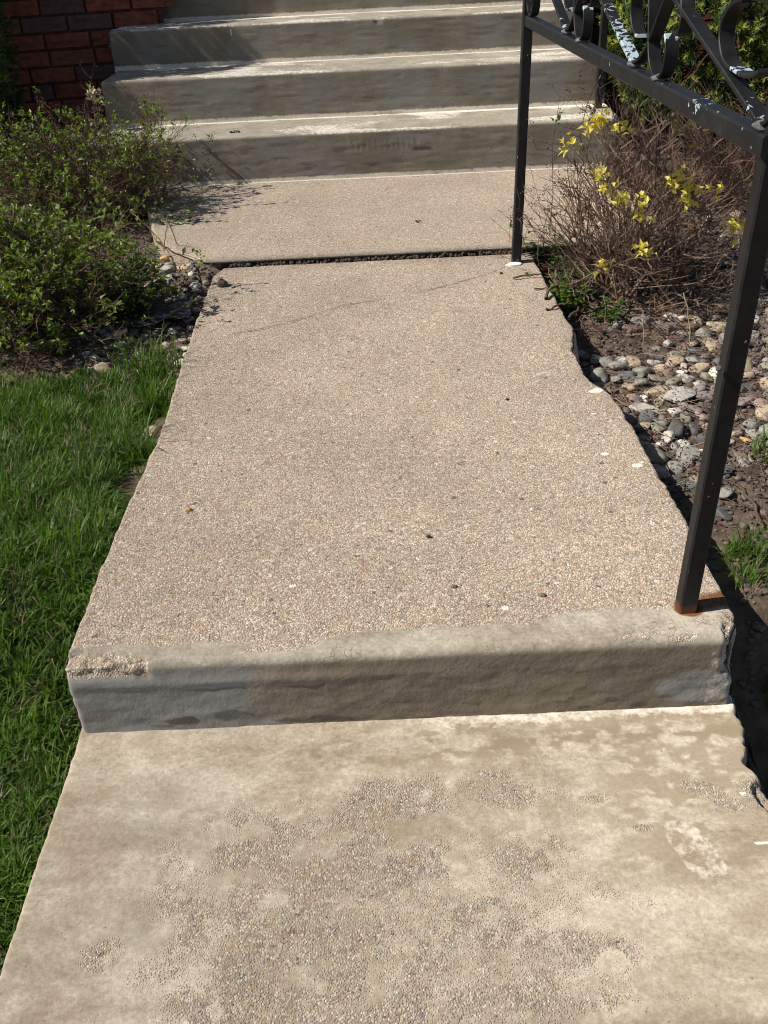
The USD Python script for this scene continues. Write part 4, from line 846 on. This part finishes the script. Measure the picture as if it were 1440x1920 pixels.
# ------------------------------------------------------------------ litter
def litter(n, xr_, yr_, seed, want):
    rr = np.random.default_rng(seed); C = np.column_stack([rr.uniform(*xr_, n), rr.uniform(*yr_, n)]); C = C[[want(*c) for c in C]]
    z = ground_z(C[:, 0], C[:, 1]) + rr.uniform(.001, .012, len(C)); h = rr.uniform(0, 6.28, len(C))
    D = np.column_stack([np.cos(h), np.sin(h), rr.normal(0, .25, len(C))]); return leaves(np.column_stack([C, z]), D, np.tile([0, 0, 1.0], (len(C), 1)) + rr.normal(0, .5, (len(C), 3)), rr.uniform(.006, .022, len(C)), .006, .3, .1)
inb = lambda x, y: not (-.56 < x < .53 and y < 3.2) and not (-.8 < x < .87 and y > 3.19)
m = join([litter(3200, (-1.6, -.55), (2.42, 4.3), 301, inb), litter(4200, (.53, 1.6), (1.5, 4.1), 302, inb)])
rr = np.random.default_rng(303); n = 3800; C = np.column_stack([rr.uniform(.55, 1.3, n), rr.uniform(1.75, 2.9, n)]); z = ground_z(C[:, 0], C[:, 1]) + rr.uniform(.004, .034, n); h = rr.uniform(0, 6.28, n)
m = join([m, leaves(np.column_stack([C, z]), np.column_stack([np.cos(h), np.sin(h), rr.normal(0, .2, n)]), np.tile([0, 0, 1.0], (n, 1)) + rr.normal(0, .4, (n, 3)), rr.uniform(.005, .014, n), .005, .3, .1)])
obj("leaf_litter", m, "litter", kind="stuff", label="brown dead leaf litter scattered over the soil under the shrubs")
def straws(n, xr_, yr_, seed, want, l=(.03, .12)):
    rr = np.random.default_rng(seed); C = np.column_stack([rr.uniform(*xr_, n), rr.uniform(*yr_, n)]); C = C[[want(*c) for c in C]]; PP, RR = [], []
    for x, y in C:
        a = rr.uniform(0, 6.28); P, r = branch(np.array([x, y, gl(x, y) + rr.uniform(.006, .022)]), unit(np.array([math.cos(a), math.sin(a), rr.normal(.05, .12)])), rr.uniform(*l), .0011, 6, rr, .3); PP.append(P); RR.append(r)
    return tubes(np.array(PP), np.array(RR))
obj("dead_stalks", join([straws(260, (-1.5, -.57), (2.42, 3.0), 311, inb), straws(420, (.56, 1.35), (1.7, 3.1), 312, inb)]), "straw", kind="stuff", label="pale dead stalks and straw strewn on the beds")
obj("fallen_twigs", join([straws(420, (.53, 1.3), (2.5, 3.2), 313, inb, (.03, .11)), straws(300, (-1.5, -.6), (2.45, 3.7), 314, inb, (.03, .1))]), "twig_bark", kind="stuff", label="fine broken brown twigs lying under the shrubs")
def stick(pts, r, look_, label, name="stick", cat="stick"):
    pts = np.array(pts, float); t = np.linspace(0, 1, 9); s = np.linspace(0, 1, len(pts)); P = np.stack([np.interp(t, s, pts[:, k]) for k in range(3)], 1)
    P[1:-1] += np.random.default_rng(int(abs(pts.sum()) * 1e4)).normal(0, r * .8, (7, 3)); v, f = tubes(P[None], (r * np.linspace(1, .6, 9))[None], 6)
    obj(name, (v, f), look_, smooth=True, loc=pts[0], label=label, category=cat)
stick([(.428, 2.935, .006), (.52, 2.945, .012)], .0035, "twig_bark", "thin brown stick lying on the walk beside the far post")
stick([(.500, 2.74, .006), (.535, 2.80, .03), (.548, 2.86, .05)], .0055, "twig_bark", "short thick brown stick leaning on the walk's right edge")
stick([(.488, 2.655, .006), (.56, 2.685, .012)], .004, "twig_bark", "brown stick poking over the walk's edge above the broken bite")
stick([(.537, 2.575, .006), (.58, 2.63, .01), (.60, 2.68, -.01)], .0045, "twig_dark", "dark stick at the top of the broken edge")
stick([(.478, 2.83, .007), (.535, 2.82, .007)], .0025, "twig_dark", "thin dark stick on the walk below the far post")
stick([(-.70, 3.42, -.02), (-.705, 3.36, .09), (-.735, 3.34, .17)], .0022, "straw", "pale dead stalk standing among the left pebbles")
stick([(-.655, 3.10, .02), (-.70, 3.16, .10), (-.755, 3.18, .16), (-.80, 3.2, .20)], .0026, "straw", "grey dead stalk leaning over the left pebbles")
stick([(-.70, 3.15, .08), (-.665, 3.14, .20)], .0020, "straw", "pale dead stalk crossing the grey one at the left bed")
stick([(.445, 3.085, .012), (.49, 3.13, .07), (.525, 3.17, .15)], .0016, "straw", "thin white dead stem leaning on the far post's foot")
stick([(.80, 2.80, -.06), (.76, 2.62, .0), (.74, 2.50, -.085)], .0016, "straw", "pale forked dead stalk arching over the right stones")
stick([(.87, 2.62, .05), (.88, 2.56, -.02), (.87, 2.50, -.09)], .0018, "straw", "pale root like stalk hanging below the brown shrub")
stick([(.15, 3.53, .026), (.172, 3.534, .026)], .0028, "twig_dark", "tiny dark twig bit on the landing")
stick([(-.595, 4.33, .216), (-.555, 4.325, .217)], .0045, "twig_dark", "small dark twig on the first porch step")
stick([(.765, 1.81, -.083), (.775, 1.72, -.083), (.768, 1.62, -.085)], .0045, "twig_dark", "bent dark root lying on the bare soil")
# clod, chips and pebbles on the walk
def lump(x, y, r, look_, label, name, cat, z=.0):
    rr = np.random.default_rng(int(1e4 * (x + 9) + 1e3 * y)); b = trimesh.creation.icosphere(2, r); V = b.vertices * (1 + .9 * (fbm(b.vertices, 1.6 / r, 3, 7) - .5))[:, None] * [1.1, .9, .75]
    obj(name, (V + [x, y, z - V[:, 2].min() - r * .15], b.faces), look_, smooth=40, loc=(x, y, z), label=label, category=cat)
lump(-.497, 3.000, .016, "dark_clod", "dark dirt clod on the walk's far left corner", "dirt_clod", "dirt clod")
lump(.398, 2.992, .005, "dark_clod", "tiny dark crumb on the walk below the far post", "dirt_crumb", "dirt crumb")
lump(-.407, 1.658, .0065, "stone_orange_tan", "small brown orange pebble set in the walk's left side", "walk_pebble", "pebble", -.003)
lump(.262, 1.322, .006, "stone_brown", "reddish brown pebble set in the walk near its front", "walk_pebble", "pebble", -.003)
lump(.111, 1.359, .0055, "stone_dark_grey", "dark grey pebble set in the walk near its front", "walk_pebble", "pebble", -.003)
lump(.30, 2.09, .004, "dark_clod", "dark speck of debris at the walk's right half", "dirt_crumb", "dirt crumb")
lump(.075, 1.52, .004, "dark_clod", "dark crumb at the middle of the walk", "dirt_crumb", "dirt crumb")
obj("leaf_scrap", leaves(np.array([[-.01, 1.55, .004]]), [[1, -.3, .1]], [[0, 0, 1.0]], .016, .005), "straw", loc=(-.01, 1.55, 0), label="tiny yellowish leaf scrap at the middle of the walk", category="leaf scrap")
# debris packed into the joint
rj = np.random.default_rng(88); parts = []
for k in range(520):
    x = rj.uniform(-.50, .52); v = lite.vertices * rj.uniform(.002, .0065) * (1 + .5 * (noise(lite.vertices * 2 + k, 1, 2) - .5))[:, None]; parts.append((v + [x, rj.uniform(3.187, 3.207), rj.uniform(-.016, .006)], lite.faces))
obj("joint_debris", join(parts), "dark_clod", smooth=True, kind="stuff", label="dark crumbs and dirt packed in the joint between the walk and landing")
parts = [box(-.495, .55, 3.186, 3.212, -.10, -.014)]
obj("joint_soil", parts[0], "dark_clod", kind="structure", label="dirt filled joint under the landing's front edge")
# black edging scrap in the left bed and the dried flower head by the wall
gxx, gyy = np.meshgrid(np.linspace(0, 1, 16), np.linspace(0, 1, 8)); P = np.stack([-.79 + .21 * gxx, 2.74 + .17 * gyy + .05 * gxx, -.030 + .025 * (fbm(np.stack([gxx * 3, gyy * 3, 0 * gxx], -1), 2, 3, 8)) - .02 * (gyy - .5) ** 2], -1)
V = P.reshape(-1, 3); V2 = V - [0, 0, .004]; F = grid_faces(8, 16)
obj("fabric_scrap", (np.vstack([V, V2]), np.vstack([F, F[:, ::-1] + len(V)])), "black_plastic", smooth=True, loc=(-.69, 2.83, -.03), label="torn black landscape fabric showing among the left bed's pebbles", category="fabric scrap")
fh = thing("dried_flower_head", "pale dried flower head above the shrub at the porch steps' left end", "flower head", (-1.20, 4.50, 0))
rr = np.random.default_rng(91); obj("stem", tubes(np.array([branch(np.zeros(3), unit(np.array([.03, 0, 1])), .36, .002, 6, rr, .2)[0]]), np.full((1, 6), .002), 5), "twig_bark", fh)
C = np.array([.012, 0, .36]) + rr.normal(0, .013, (70, 3)); obj("petals", leaves(C, rr.normal(0, 1, (70, 3)), rr.normal(0, 1, (70, 3)), .022, .016, .2, .1), "dried_flower", fh)
